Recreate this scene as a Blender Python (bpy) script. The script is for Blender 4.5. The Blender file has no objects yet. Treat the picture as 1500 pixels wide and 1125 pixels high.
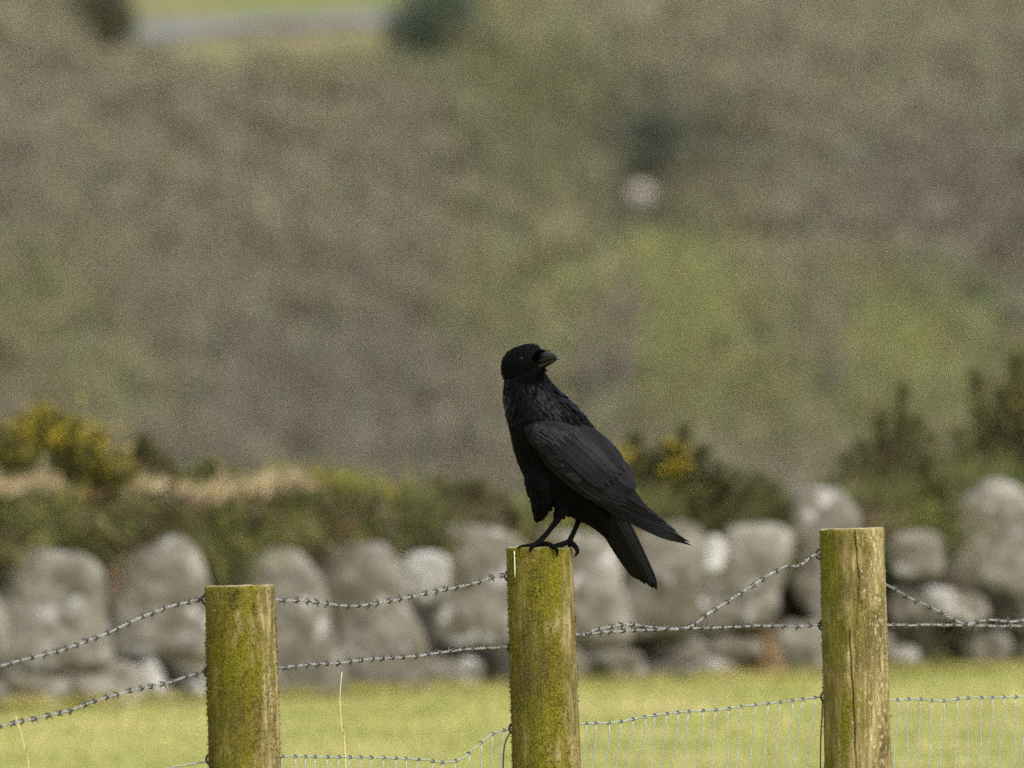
import bpy, bmesh, math, random
import numpy as np
from mathutils import Vector, Matrix, noise, Quaternion

random.seed(7)
rng = np.random.default_rng(7)
C = bpy.context.scene.collection
scene = bpy.context.scene

# ------------------------------------------------------------------ camera
CAM = Vector((0.0, -80.0, 2.02))
PITCH = 0.0079
K = 12.5e-6                       # radians per photo pixel (1500 px wide)
cam_d = bpy.data.cameras.new('camera')
cam_d.sensor_width = 36.0
cam_d.lens = 36.0 / (1500 * K)
cam_d.clip_start = 1.0
cam_d.clip_end = 4000.0
cam_d.dof.use_dof = True
cam_d.dof.focus_distance = 80.0
cam_d.dof.aperture_fstop = cam_d.lens / 47.0
cam_d.dof.aperture_blades = 0
cam = bpy.data.objects.new('camera', cam_d)
cam.location = CAM
cam.rotation_euler = (math.pi / 2 - PITCH, 0, 0)
C.objects.link(cam)
scene.camera = cam

# ------------------------------------------------------------------ light
SUN_AZ, SUN_EL = math.radians(142), math.radians(50)     # azimuth clockwise from +Y (the view direction)
w = bpy.data.worlds.new('World'); scene.world = w; w.use_nodes = True
nt = w.node_tree; nt.nodes.clear()
sky = nt.nodes.new('ShaderNodeTexSky'); sky.sky_type = 'NISHITA'; sky.sun_disc = False
sky.sun_elevation = SUN_EL; sky.sun_rotation = SUN_AZ
sky.air_density = 1.0; sky.dust_density = 4.0; sky.ozone_density = 1.0
hs = nt.nodes.new('ShaderNodeHueSaturation'); hs.inputs['Saturation'].default_value = 0.25
bg = nt.nodes.new('ShaderNodeBackground'); bg.inputs['Strength'].default_value = 0.15
wo = nt.nodes.new('ShaderNodeOutputWorld')
nt.links.new(sky.outputs[0], hs.inputs['Color']); nt.links.new(hs.outputs[0], bg.inputs[0]); nt.links.new(bg.outputs[0], wo.inputs[0])
sd = bpy.data.lights.new('sun', 'SUN'); sd.energy = 1.0; sd.angle = math.radians(40); sd.color = (1.0, 0.95, 0.86)
so = bpy.data.objects.new('sun', sd); C.objects.link(so)
sdir = Vector((math.sin(SUN_AZ) * math.cos(SUN_EL), math.cos(SUN_AZ) * math.cos(SUN_EL), math.sin(SUN_EL)))
so.rotation_euler = sdir.to_track_quat('Z', 'Y').to_euler()
scene.view_settings.view_transform = 'Standard'
scene.view_settings.look = 'None'
scene.view_settings.exposure = 1.06
scene.view_settings.gamma = 1.0
scene.view_settings.use_curve_mapping = False
scene.cycles.use_denoising = False
scene.cycles.max_bounces = 6

# ------------------------------------------------------------------ helpers
FWD = Vector((0, math.cos(PITCH), -math.sin(PITCH)))
UP = Vector((0, math.sin(PITCH), math.cos(PITCH)))
RIGHT = Vector((1, 0, 0))
def at(px, py, D):
    """world point standing D metres away where the photograph shows (px, py)"""
    px, py, D = float(px), float(py), float(D)
    return CAM + D * FWD + (D * K * (px - 750)) * RIGHT + (D * K * (562.5 - py)) * UP

def tag(o, label=None, cat=None, group=None, kind=None):
    if label: o['label'] = label
    if cat: o['category'] = cat
    if group: o['group'] = group
    if kind: o['kind'] = kind
    return o

def empty(name, loc):
    o = bpy.data.objects.new(name, None); o.empty_display_size = 0.05
    o.location = loc; C.objects.link(o); return o

def link_mesh(name, me, mat=None, parent=None, loc=None):
    o = bpy.data.objects.new(name, me)
    if mat and not me.materials: me.materials.append(mat)
    if loc is not None: o.location = loc
    if parent: o.parent = parent
    C.objects.link(o); return o

class MB:
    """collects vertices, faces and an optional tint per vertex"""
    def __init__(s): s.v = []; s.f = []; s.c = []; s.n = 0
    def add(s, v, f, c=None):
        v = np.asarray(v, float).reshape(-1, 3)
        s.v.append(v)
        for q in f: s.f.append([i + s.n for i in q])
        s.c.append(np.tile(np.array([0.5, 0.5, 0.5]) if c is None else np.asarray(c, float), (len(v), 1)) if (c is None or np.ndim(c) == 1) else np.asarray(c, float))
        s.n += len(v)
    def add_np(s, v, quads, c):
        s.v.append(v); s.f.extend((quads + s.n).tolist()); s.c.append(c); s.n += len(v)
    def mesh(s, name, smooth=True, origin=None):
        v = np.concatenate(s.v)
        if origin is not None: v = v - np.array(origin)
        me = bpy.data.meshes.new(name)
        me.from_pydata(v.tolist(), [], s.f)
        a = me.attributes.new('tint', 'FLOAT_COLOR', 'POINT')
        col = np.ones((len(v), 4)); col[:, :3] = np.concatenate(s.c)
        a.data.foreach_set('color', col.ravel())
        if smooth: me.polygons.foreach_set('use_smooth', [True] * len(me.polygons))
        me.update(); return me
    def build(s, name, mat, parent=None, smooth=True, origin=None):
        return link_mesh(name, s.mesh(name, smooth, origin), mat, parent)

def tube(mb, pts, rad, n=8, c=None, cap=True):
    pts = [Vector(p) for p in pts]
    if not hasattr(rad, '__len__'): rad = [rad] * len(pts)
    t = (pts[1] - pts[0]).normalized()
    u = t.orthogonal().normalized()
    V = []; F = []
    for i, p in enumerate(pts):
        t2 = (pts[min(i + 1, len(pts) - 1)] - pts[max(i - 1, 0)]).normalized()
        u = (u - t2 * u.dot(t2)).normalized(); w_ = t2.cross(u)
        for k in range(n):
            a = 2 * math.pi * k / n
            V.append(p + (u * math.cos(a) + w_ * math.sin(a)) * rad[i])
    for i in range(len(pts) - 1):
        for k in range(n):
            a = i * n + k; b = i * n + (k + 1) % n
            F.append([a, b, b + n, a + n])
    if cap:
        F.append(list(range(n))[::-1]); F.append([(len(pts) - 1) * n + k for k in range(n)])
    mb.add([tuple(v) for v in V], F, c)

def smooth_path(pts, step):
    """Catmull-Rom through pts, resampled at about one point per step"""
    P = [Vector(p) for p in pts]; P = [P[0] * 2 - P[1]] + P + [P[-1] * 2 - P[-2]]
    out = []
    for i in range(1, len(P) - 2):
        a, b, c, d = P[i - 1:i + 3]
        n = max(2, int((c - b).length / step))
        for k in range(n):
            t = k / n
            out.append(0.5 * ((2 * b) + (c - a) * t + (2 * a - 5 * b + 4 * c - d) * t * t + (3 * b - a - 3 * c + d) * t ** 3))
    out.append(P[-2]); return out

def blades(n, base, direc, length, width, col, bend=0.25, segs=2):
    """n thin tapering blades; arrays of base points, unit directions, lengths, widths, tints"""
    side = np.cross(direc, rng.normal(size=(n, 3))); side /= np.linalg.norm(side, axis=1, keepdims=True) + 1e-9
    bd = np.cross(direc, side)
    v = []
    for k in range(segs + 1):
        t = k / segs
        mid = base + direc * (length * t)[:, None] + bd * (bend * length * t * t)[:, None]
        hw = (width * 0.5 * (1 - 0.85 * t))[:, None]
        v.append(mid - side * hw); v.append(mid + side * hw)
    V = np.stack(v, 1).reshape(-1, 3)
    m = 2 * (segs + 1)
    q = []
    for k in range(segs):
        q.append([2 * k, 2 * k + 1, 2 * k + 3, 2 * k + 2])
    Q = (np.arange(n)[:, None, None] * m + np.array(q)[None]).reshape(-1, 4)
    return V, Q, np.repeat(col, m, axis=0)

def unit(a): return a / (np.linalg.norm(a, axis=-1, keepdims=True) + 1e-9)
def lerp(a, b, t): return a + (b - a) * t
def sstep(a, b, x):
    t = min(1, max(0, (x - a) / (b - a))); return t * t * (3 - 2 * t)

# ------------------------------------------------------------------ materials
def new_mat(name):
    m = bpy.data.materials.new(name); m.use_nodes = True
    t = m.node_tree; b = t.nodes['Principled BSDF']
    return m, t, b
def N(t, ty, **kw):
    n = t.nodes.new(ty)
    for k, v in kw.items():
        if k in n.inputs.keys(): n.inputs[k].default_value = v
        else: setattr(n, k, v)
    return n
def ramp(t, src, stops):
    r = t.nodes.new('ShaderNodeValToRGB')
    e = r.color_ramp.elements
    e[0].position, e[0].color = stops[0][0], (*stops[0][1], 1)
    e[1].position, e[1].color = stops[-1][0], (*stops[-1][1], 1)
    for p, c in stops[1:-1]:
        x = e.new(p); x.color = (*c, 1)
    t.links.new(src, r.inputs[0]); return r.outputs[0]
def mix(t, fac, a, b, mode='MIX'):
    m = t.nodes.new('ShaderNodeMix'); m.data_type = 'RGBA'; m.blend_type = mode
    for s, x in ((m.inputs[0], fac), (m.inputs[6], a), (m.inputs[7], b)):
        if hasattr(x, 'is_linked') or hasattr(x, 'links'): t.links.new(x, s)
        elif isinstance(x, (int, float)): s.default_value = x
        else: s.default_value = (*x, 1)
    return m.outputs[2]
def coords(t, scale=(1, 1, 1)):
    tc = t.nodes.new('ShaderNodeTexCoord'); mp = t.nodes.new('ShaderNodeMapping')
    mp.inputs['Scale'].default_value = scale
    t.links.new(tc.outputs['Object'], mp.inputs[0]); return mp.outputs[0]
def tex(t, vec, scale, detail=4, rough=0.55, dist=0.0):
    n = N(t, 'ShaderNodeTexNoise', Scale=scale, Detail=detail, Roughness=rough, Distortion=dist)
    t.links.new(vec, n.inputs['Vector']); return n.outputs[0]
def bump(t, b, h, strength=0.4, dist=0.01):
    n = N(t, 'ShaderNodeBump', Strength=strength, Distance=dist)
    t.links.new(h, n.inputs['Height']); t.links.new(n.outputs[0], b.inputs['Normal'])

def tint_mat(name, rough=0.7, translucent=0.0, spec=0.3):
    m, t, b = new_mat(name)
    a = t.nodes.new('ShaderNodeAttribute'); a.attribute_name = 'tint'
    t.links.new(a.outputs['Color'], b.inputs['Base Color'])
    b.inputs['Roughness'].default_value = rough
    b.inputs['Specular IOR Level'].default_value = spec
    if translucent:
        tr = t.nodes.new('ShaderNodeBsdfTranslucent'); ms = t.nodes.new('ShaderNodeMixShader')
        ms.inputs[0].default_value = translucent
        t.links.new(a.outputs['Color'], tr.inputs[0])
        t.links.new(b.outputs[0], ms.inputs[1]); t.links.new(tr.outputs[0], ms.inputs[2])
        t.links.new(ms.outputs[0], t.nodes['Material Output'].inputs[0])
    return m
M_leaf = tint_mat('foliage', 0.65, 0.25)
M_twig = tint_mat('bare_twigs', 0.85, 0.0, 0.15)

# field grass
M_field, t, b = new_mat('field_grass')
c = coords(t)
n1 = tex(t, c, 0.9, 5, 0.6); n2 = tex(t, c, 6.0, 4, 0.65); n3 = tex(t, c, 70, 3, 0.7)
g = ramp(t, n1, [(0.35, (0.21, 0.225, 0.05)), (0.5, (0.285, 0.28, 0.07)), (0.65, (0.355, 0.32, 0.12))])
g = mix(t, ramp(t, n2, [(0.4, (0, 0, 0)), (0.68, (1, 1, 1))]), g, (0.40, 0.34, 0.15))
g = mix(t, ramp(t, n3, [(0.3, (0.7, 0.7, 0.7)), (0.7, (0, 0, 0))]), g, (0.13, 0.15, 0.035))
t.links.new(g, b.inputs['Base Color']); b.inputs['Roughness'].default_value = 0.9; b.inputs['Specular IOR Level'].default_value = 0.1
bump(t, b, n3, 0.6, 0.02)

# far hillside: bracken and rough grass
M_hill, t, b = new_mat('hillside_heath')
c = coords(t)
n1 = tex(t, c, 0.35, 4, 0.6); n2 = tex(t, c, 2.2, 5, 0.7)
g = ramp(t, n1, [(0.35, (0.15, 0.12, 0.085)), (0.5, (0.17, 0.15, 0.08)), (0.66, (0.20, 0.20, 0.07))])
g = mix(t, ramp(t, n2, [(0.35, (0.8, 0.8, 0.8)), (0.65, (0, 0, 0))]), g, (0.08, 0.068, 0.05))
t.links.new(g, b.inputs['Base Color']); b.inputs['Roughness'].default_value = 0.95; b.inputs['Specular IOR Level'].default_value = 0.05

M_past, t, b = new_mat('far_pasture')
c = coords(t); n1 = tex(t, c, 1.5, 5, 0.6)
t.links.new(ramp(t, n1, [(0.35, (0.09, 0.105, 0.028)), (0.65, (0.13, 0.138, 0.04))]), b.inputs['Base Color']); b.inputs['Roughness'].default_value = 0.95
M_track, t, b = new_mat('pale_track')
c = coords(t); n1 = tex(t, c, 1.2, 5, 0.6)
t.links.new(ramp(t, n1, [(0.3, (0.085, 0.083, 0.077)), (0.7, (0.145, 0.147, 0.145))]), b.inputs['Base Color']); b.inputs['Roughness'].default_value = 0.95

# earth of the bank
M_earth, t, b = new_mat('bank_earth')
c = coords(t); n1 = tex(t, c, 9, 6, 0.7)
t.links.new(ramp(t, n1, [(0.3, (0.008, 0.007, 0.004)), (0.55, (0.022, 0.018, 0.010)), (0.8, (0.05, 0.04, 0.02))]), b.inputs['Base Color'])
b.inputs['Roughness'].default_value = 1.0; bump(t, b, n1, 0.9, 0.03)

# wall stone with lichen
def stone_mat(name, lo, hi, pale, amount, off):
    m, t, b = new_mat(name)
    c = coords(t)
    oi = t.nodes.new('ShaderNodeObjectInfo'); ad = N(t, 'ShaderNodeVectorMath', operation='ADD')
    cb = N(t, 'ShaderNodeCombineXYZ')
    ml = N(t, 'ShaderNodeMath', operation='MULTIPLY'); ml.inputs[1].default_value = 37.0
    t.links.new(oi.outputs['Random'], ml.inputs[0])
    for k in range(3): t.links.new(ml.outputs[0], cb.inputs[k])
    t.links.new(c, ad.inputs[0]); t.links.new(cb.outputs[0], ad.inputs[1]); c = ad.outputs[0]
    n1 = tex(t, c, 11, 6, 0.65, 0.3); n2 = tex(t, c, 17, 3, 0.5); n3 = tex(t, c, 90, 4, 0.7); n4 = tex(t, c, 7.5, 4, 0.6)
    g = ramp(t, n1, [(0.36, lo), (0.64, hi)])
    g = mix(t, ramp(t, n4, [(0.47, (0, 0, 0)), (0.62, (0.85, 0.85, 0.85))]), g, (0.095, 0.085, 0.052))  # dark mottling, its contrast deepened to paint in facet shade
    g = mix(t, ramp(t, n2, [(amount, (0, 0, 0)), (amount + 0.08, (1, 1, 1))]), g, pale)
    g = mix(t, ramp(t, n3, [(0.3, (0.55, 0.55, 0.55)), (0.6, (0, 0, 0))]), g, (0.07, 0.065, 0.055))
    t.links.new(g, b.inputs['Base Color']); b.inputs['Roughness'].default_value = 0.92; b.inputs['Specular IOR Level'].default_value = 0.2
    bump(t, b, n1, 0.7, 0.015)
    return m
M_stone = stone_mat('wall_stone', (0.125, 0.115, 0.09), (0.285, 0.265, 0.225), (0.46, 0.45, 0.44), 0.61, 0)
M_stone2 = stone_mat('brown_wall_stone', (0.10, 0.09, 0.07), (0.23, 0.21, 0.175), (0.42, 0.40, 0.39), 0.65, 3)
M_pale = stone_mat('pale_wall_stone', (0.22, 0.21, 0.19), (0.37, 0.355, 0.33), (0.54, 0.53, 0.51), 0.56, 7)
M_rosy = stone_mat('pinkish_boulder', (0.33, 0.285, 0.27), (0.46, 0.40, 0.38), (0.50, 0.46, 0.44), 0.6, 5)
M_quartz = stone_mat('white_quartz', (0.50, 0.49, 0.47), (0.66, 0.65, 0.63), (0.74, 0.73, 0.72), 0.56, 9)

# mossy timber of the posts: moss weight differs from post to post
def post_mat(name, moss, seed, x_lo, x_hi, drop, fleck):
    m, t, b = new_mat(name)
    c0 = coords(t); 
    mp = N(t, 'ShaderNodeMapping'); mp.inputs['Location'].default_value = (seed, seed * 2.3, seed * 0.7); mp.inputs['Scale'].default_value = (1, 1, 0.09)
    t.links.new(c0, mp.inputs[0]); fib = mp.outputs[0]
    mp2 = N(t, 'ShaderNodeMapping'); mp2.inputs['Location'].default_value = (seed, seed * 2.3, seed * 0.7); mp2.inputs['Scale'].default_value = (1, 1, 0.42)
    t.links.new(c0, mp2.inputs[0]); pat = mp2.outputs[0]
    f1 = tex(t, fib, 120, 5, 0.7); f2 = tex(t, fib, 340, 3, 0.6)
    wood = ramp(t, f1, [(0.30, (0.07, 0.050, 0.018)), (0.47, (0.19, 0.145, 0.055)), (0.62, (0.31, 0.255, 0.12)), (0.78, (0.50, 0.43, 0.26))])
    p1 = tex(t, pat, 26, 6, 0.68); p2 = tex(t, pat, 60, 5, 0.7); p3 = tex(t, c0, 420, 3, 0.75); p4 = tex(t, pat, 15, 5, 0.65)
    moss_c = ramp(t, p3, [(0.28, (0.022, 0.020, 0.003)), (0.45, (0.085, 0.078, 0.006)), (0.58, (0.150, 0.134, 0.009)), (0.75, (0.27, 0.235, 0.03))])
    brown = ramp(t, p3, [(0.3, (0.022, 0.016, 0.006)), (0.7, (0.115, 0.085, 0.030))])
    # moss towards -x, bare wood at +x, its pale rim also painting in light
    sx = N(t, 'ShaderNodeSeparateXYZ'); t.links.new(c0, sx.inputs[0])
    mr = N(t, 'ShaderNodeMapRange'); mr.inputs[1].default_value = x_lo; mr.inputs[2].default_value = x_hi; mr.inputs[3].default_value = moss; mr.inputs[4].default_value = moss - drop
    t.links.new(sx.outputs[0], mr.inputs[0])
    a1 = N(t, 'ShaderNodeMath', operation='ADD'); t.links.new(p1, a1.inputs[0]); t.links.new(mr.outputs[0], a1.inputs[1])
    a2 = N(t, 'ShaderNodeMath', operation='MULTIPLY_ADD'); a2.inputs[1].default_value = 0.5; t.links.new(p2, a2.inputs[0]); t.links.new(a1.outputs[0], a2.inputs[2])
    g = mix(t, ramp(t, a2.outputs[0], [(0.64, (0, 0, 0)), (0.88, (1, 1, 1))]), wood, moss_c)
    g = mix(t, ramp(t, p4, [(0.48, (0, 0, 0)), (0.66, (0.85, 0.85, 0.85))]), g, brown)
    # pale flecks where the fibre is scuffed
    fl = N(t, 'ShaderNodeMapRange'); fl.inputs[1].default_value = x_lo; fl.inputs[2].default_value = x_hi; fl.inputs[3].default_value = fleck; fl.inputs[4].default_value = fleck + 0.10; t.links.new(sx.outputs[0], fl.inputs[0])
    p5 = tex(t, pat, 230, 5, 0.8); a3 = N(t, 'ShaderNodeMath', operation='ADD'); t.links.new(p5, a3.inputs[0]); t.links.new(fl.outputs[0], a3.inputs[1])
    g = mix(t, ramp(t, a3.outputs[0], [(0.66, (0, 0, 0)), (0.74, (0.8, 0.8, 0.8))]), g, (0.50, 0.44, 0.27))
    t.links.new(g, b.inputs['Base Color']); b.inputs['Roughness'].default_value = 0.95; b.inputs['Specular IOR Level'].default_value = 0.12
    h = N(t, 'ShaderNodeMath', operation='ADD'); t.links.new(f1, h.inputs[0]); t.links.new(p3, h.inputs[1])
    bump(t, b, h.outputs[0], 0.55, 0.003)
    return m
M_post = {'left': post_mat('mossy_post_timber', 0.15, 1.7, 0.010, 0.054, 0.30, 0.0), 'mid': post_mat('golden_moss_post_timber', 0.155, 5.2, 0.022, 0.054, 0.25, -0.01), 'right': post_mat('bare_cracked_post_timber', 0.10, 9.4, -0.025, 0.035, 0.20, 0.02)}

M_end, t, b = new_mat('end_grain')
c = coords(t); n1 = tex(t, c, 160, 4, 0.7)
t.links.new(ramp(t, n1, [(0.3, (0.16, 0.14, 0.05)), (0.7, (0.42, 0.37, 0.22))]), b.inputs['Base Color']); b.inputs['Roughness'].default_value = 0.95

# galvanised wire, weathered
def wire_mat(name, lo, hi, rough):
    m, t, b = new_mat(name)
    c = coords(t); n1 = tex(t, c, 60, 4, 0.7)
    t.links.new(ramp(t, n1, [(0.35, lo), (0.65, hi)]), b.inputs['Base Color'])
    b.inputs['Metallic'].default_value = 0.35; b.inputs['Roughness'].default_value = rough
    return m
M_wire = wire_mat('weathered_wire', (0.11, 0.10, 0.09), (0.40, 0.39, 0.36), 0.5)
M_barb = wire_mat('dark_barb', (0.025, 0.022, 0.022), (0.09, 0.085, 0.08), 0.6)
M_net = wire_mat('galvanised_net', (0.22, 0.25, 0.22), (0.38, 0.42, 0.38), 0.5)
M_rust = wire_mat('rusty_staple', (0.035, 0.025, 0.02), (0.10, 0.07, 0.05), 0.7)

M_straw, t, b = new_mat('dry_straw')
b.inputs['Base Color'].default_value = (0.55, 0.50, 0.24, 1); b.inputs['Roughness'].default_value = 0.7
M_splint, t, b = new_mat('pale_splinter')
b.inputs['Base Color'].default_value = (0.62, 0.60, 0.42, 1); b.inputs['Roughness'].default_value = 0.8

# crow
def black(name, base, rough, spec, sheen=0.0, feather_tint=False):
    m, t, b = new_mat(name)
    c = coords(t); n1 = tex(t, c, 260, 3, 0.6)
    a = t.nodes.new('ShaderNodeAttribute'); a.attribute_name = 'tint'
    g = ramp(t, n1, [(0.3, tuple(x * 0.5 for x in base)), (0.7, tuple(x * 1.5 for x in base))])
    t.links.new(mix(t, 1.0, g, a.outputs['Color'], 'MULTIPLY') if feather_tint else g, b.inputs['Base Color'])
    if feather_tint: bump(t, b, tex(t, coords(t), 420, 3, 0.7), 0.35, 0.0012)
    b.inputs['Roughness'].default_value = rough; b.inputs['Specular IOR Level'].default_value = spec
    b.inputs['Sheen Weight'].default_value = sheen; b.inputs['Sheen Roughness'].default_value = 0.5
    return m
M_body = black('crow_down', (0.0022, 0.0022, 0.0025), 0.75, 0.04)
M_hackle = black('crow_hackle', (0.0022, 0.0024, 0.0040), 0.40, 0.06)
M_wing = black('crow_wing_feather', (0.0066, 0.0065, 0.0076), 0.40, 0.09, 0.0, True)
M_tail = black('crow_tail_feather', (0.0044, 0.0044, 0.0052), 0.46, 0.10)
M_beak = black('crow_beak', (0.010, 0.010, 0.010), 0.36, 0.32)
M_eye, t, b = new_mat('crow_eye'); b.inputs['Base Color'].default_value = (0.004, 0.003, 0.002, 1); b.inputs['Roughness'].default_value = 0.35; b.inputs['Specular IOR Level'].default_value = 0.12

# ------------------------------------------------------------------ ground
PROF = [(-200, 0), (74, 0), (80, 0.0), (90, -0.6), (200, -8), (600, -17), (820, -12), (1000, 60), (1300, 150), (1700, 210)]
def prof(y):
    for (a, za), (b_, zb) in zip(PROF, PROF[1:]):
        if y <= b_:
            return lerp(za, zb, (y - a) / (b_ - a))
    return PROF[-1][1]
def ground_z(x, y):
    z = prof(y)
    if y > 600: z += 0.9 * noise.noise(Vector((x * 0.05, y * 0.05, 1.3))) + 0.35 * noise.noise(Vector((x * 0.25, y * 0.25, 4.1)))
    return z
def grid_mesh(name, xs, ys, zf, mat, label_kind='structure', lift=0.0):
    me = bpy.data.meshes.new(name)
    V = [(x, y, zf(x, y) + lift) for y in ys for x in xs]
    nx = len(xs)
    F = [[j * nx + i, j * nx + i + 1, (j + 1) * nx + i + 1, (j + 1) * nx + i] for j in range(len(ys) - 1) for i in range(nx - 1)]
    me.from_pydata(V, [], F); me.polygons.foreach_set('use_smooth', [True] * len(F))
    o = link_mesh(name, me, mat); o['kind'] = label_kind; return o
def field_z(x, y):
    if y < 10: return 0.012 * noise.noise(Vector((x * 0.8, y * 0.8, 0)))
    return (0.012 * noise.noise(Vector((x * 0.5, y * 0.22, 0))) + 0.006 * noise.noise(Vector((x * 2.1, y * 0.8, 5)))) - 0.012
xs_n = sorted(set([round(x, 3) for x in list(np.linspace(-60, -4, 24)) + list(np.linspace(-4, 4, 90)) + list(np.linspace(4, 60, 24))]))
grid_mesh('field', xs_n, list(np.linspace(-130, 40, 60)) + list(np.linspace(41, 82, 120)), field_z, M_field)
xs_f = sorted(set([round(x, 3) for x in list(np.linspace(-900, -30, 40)) + list(np.linspace(-30, 30, 140)) + list(np.linspace(30, 900, 40))]))
grid_mesh('hillside', xs_f, [82, 90, 120, 160, 200, 300, 400, 500, 600, 700, 760, 800] + list(np.linspace(810, 880, 120)) + [900, 940, 1000, 1100, 1300, 1700], ground_z, M_hill)

def hill(px, py):
    lo, hi = 700.0, 1060.0
    for _ in range(40):
        mid = (lo + hi) / 2
        p = at(px, py, mid)
        if p.z > ground_z(p.x, p.y): lo = mid
        else: hi = mid
    return at(px, py, lo)

# pale track and the pasture above it, lying on the far hillside
def hill_strip(name, top, bot, mat, lift):
    n = len(top); V = []; F = []; rows = 5
    for i in range(n):
        a = hill(*bot[i]); b_ = hill(*top[i])
        for k in range(rows):
            p = a.lerp(b_, k / (rows - 1)); V.append((p.x, p.y, ground_z(p.x, p.y) + lift))
    for i in range(n - 1):
        for k in range(rows - 1):
            F.append([i * rows + k, (i + 1) * rows + k, (i + 1) * rows + k + 1, i * rows + k + 1])
    me = bpy.data.meshes.new(name); me.from_pydata(V, [], F)
    o = link_mesh(name, me, mat); o['kind'] = 'structure'
xs = np.linspace(170, 600, 16)
hill_strip('track', [(x, 38 - 20 * (x - 170) / 430) for x in xs], [(x, 74 - 26 * min(1, (x - 170) / 200) - 8 * (x - 170) / 430) for x in xs], M_track, 0.06)
hill_strip('pasture', [(x, -260) for x in xs], [(x, 40 - 24 * (x - 170) / 430) for x in xs], M_past, 0.04)

# ------------------------------------------------------------------ far scrub (one mass of bare twigs) and what stands out of it
KD = {'brown': (0.192, 0.173, 0.118), 'mauve': (0.162, 0.144, 0.116), 'olive': (0.19, 0.192, 0.080), 'lime': (0.225, 0.235, 0.084),
      'dark': (0.085, 0.088, 0.058), 'green': (0.120, 0.132, 0.072), 'tan': (0.21, 0.192, 0.126)}
# (x, y, rx, ry, kind, weight): where each kind of growth stands on the hillside
PATCH = [(300, 330, 420, 240, 'brown', 1.0), (1150, 120, 380, 130, 'tan', 0.9), (1380, 350, 170, 130, 'mauve', 1.2), (480, 610, 260, 110, 'mauve', 1.3),
         (60, 470, 100, 90, 'olive', 0.9), (170, 600, 120, 60, 'olive', 0.7), (780, 160, 120, 110, 'olive', 1.1), (950, 235, 150, 90, 'dark', 1.5), (820, 190, 130, 110, 'green', 1.2), (640, 90, 80, 60, 'green', 1.2), (800, 290, 80, 60, 'olive', .5),
         (1010, 460, 110, 90, 'lime', 1.5), (960, 380, 70, 40, 'lime', 1.0), (870, 430, 40, 70, 'lime', .8), (910, 500, 22, 130, 'mauve', 1.6), (1000, 580, 160, 70, 'olive', 1.4), (1310, 500, 120, 90, 'lime', 1.5), (1440, 460, 40, 45, 'green', 1.2),
         (1300, 600, 200, 80, 'olive', 1.2), (1150, 400, 140, 100, 'brown', 0.7), (1180, 540, 70, 60, 'mauve', .6), (740, 480, 120, 110, 'olive', 0.7), (20, 260, 60, 90, 'mauve', 0.8), (520, 110, 220, 50, 'olive', 0.8),
         (600, 250, 120, 80, 'mauve', 0.4), (560, 450, 70, 70, 'mauve', 0.8), (100, 130, 160, 90, 'tan', 0.9), (380, 170, 200, 60, 'brown', .6), (20, 40, 90, 60, 'tan', 0.6), (1000, 60, 200, 70, 'brown', .8), (730, 30, 90, 60, 'olive', .8)]
def kind_at(x, y):
    acc = np.array(KD['brown']) * 0.25; tot = 0.25
    for (cx, cy, rx, ry, k, wt) in PATCH:
        e = wt * math.exp(-(((x - cx) / rx) ** 2 + ((y - cy) / ry) ** 2) * 1.4)
        acc = acc + np.array(KD[k]) * e; tot += e
    return acc / tot
def scrub(mb, base, R, H, n, col, spread=0.35, leafy=False):
    a = rng.uniform(0, 2 * np.pi, n); r = R * np.sqrt(rng.uniform(0, 1, n)); h = H * rng.uniform(0.02, 0.95, n)
    r *= np.sqrt(np.clip(1.05 - (h / H) ** 2, 0.05, 1))
    p = np.stack([base[0] + r * np.cos(a), base[1] + r * np.sin(a), base[2] + h], 1)
    d = np.stack([np.cos(a) * r / R * 0.7, np.sin(a) * r / R * 0.7, np.full(n, 0.9)], 1) + rng.normal(size=(n, 3)) * spread
    L = rng.uniform(0.18, 0.5, n) * (0.6 if leafy else 1.0); W = rng.uniform(0.02, 0.05, n) * (2.2 if leafy else 1)
    cc = np.clip(col[None] * rng.lognormal(0, 0.22, (n, 1)) * rng.lognormal(0, 0.10, (n, 3)), 0.01, 0.75)
    mb.add_np(*blades(n, p, unit(d), L, W, cc))
mb = MB()
for y in np.arange(135, 840, 30):
    for x in np.arange(-160, 1680, 42):
        px = x + rng.uniform(-24, 24); py = y + rng.uniform(-16, 16)
        H = rng.uniform(0.8, 1.05); R = rng.uniform(0.48, 0.68)
        if 130 < px < 640 and py < 175: H *= 0.55
        if 880 < px < 990 and 280 < py < 440: H *= 0.28 if py < 400 else 0.6
        kc = kind_at(px, py - 35); g_ = np.clip((kc[1] - kc[2] * 1.62) * 9, 0, 1)       # thin scrub where the green shows
        p = hill(px, py)
        scrub(mb, p, R, H * (1 - 0.25 * g_), 300, kc)
for y in np.arange(-330, 135, 40):                     # the same growth beside and above the pasture
    for x in np.arange(-160, 1680, 46):
        px = x + rng.uniform(-24, 24); py = y + rng.uniform(-16, 16)
        if 150 < px < 610 and py < 130: continue
        scrub(mb, hill(px, py), rng.uniform(0.4, 0.62), rng.uniform(0.7, 1.1), 130, kind_at(px, py - 35))
o = mb.build('hillside_scrub', M_twig, None, False); tag(o, 'blurred brown and olive leafless scrub covering the far hillside', 'scrub', None, 'stuff')

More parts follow.
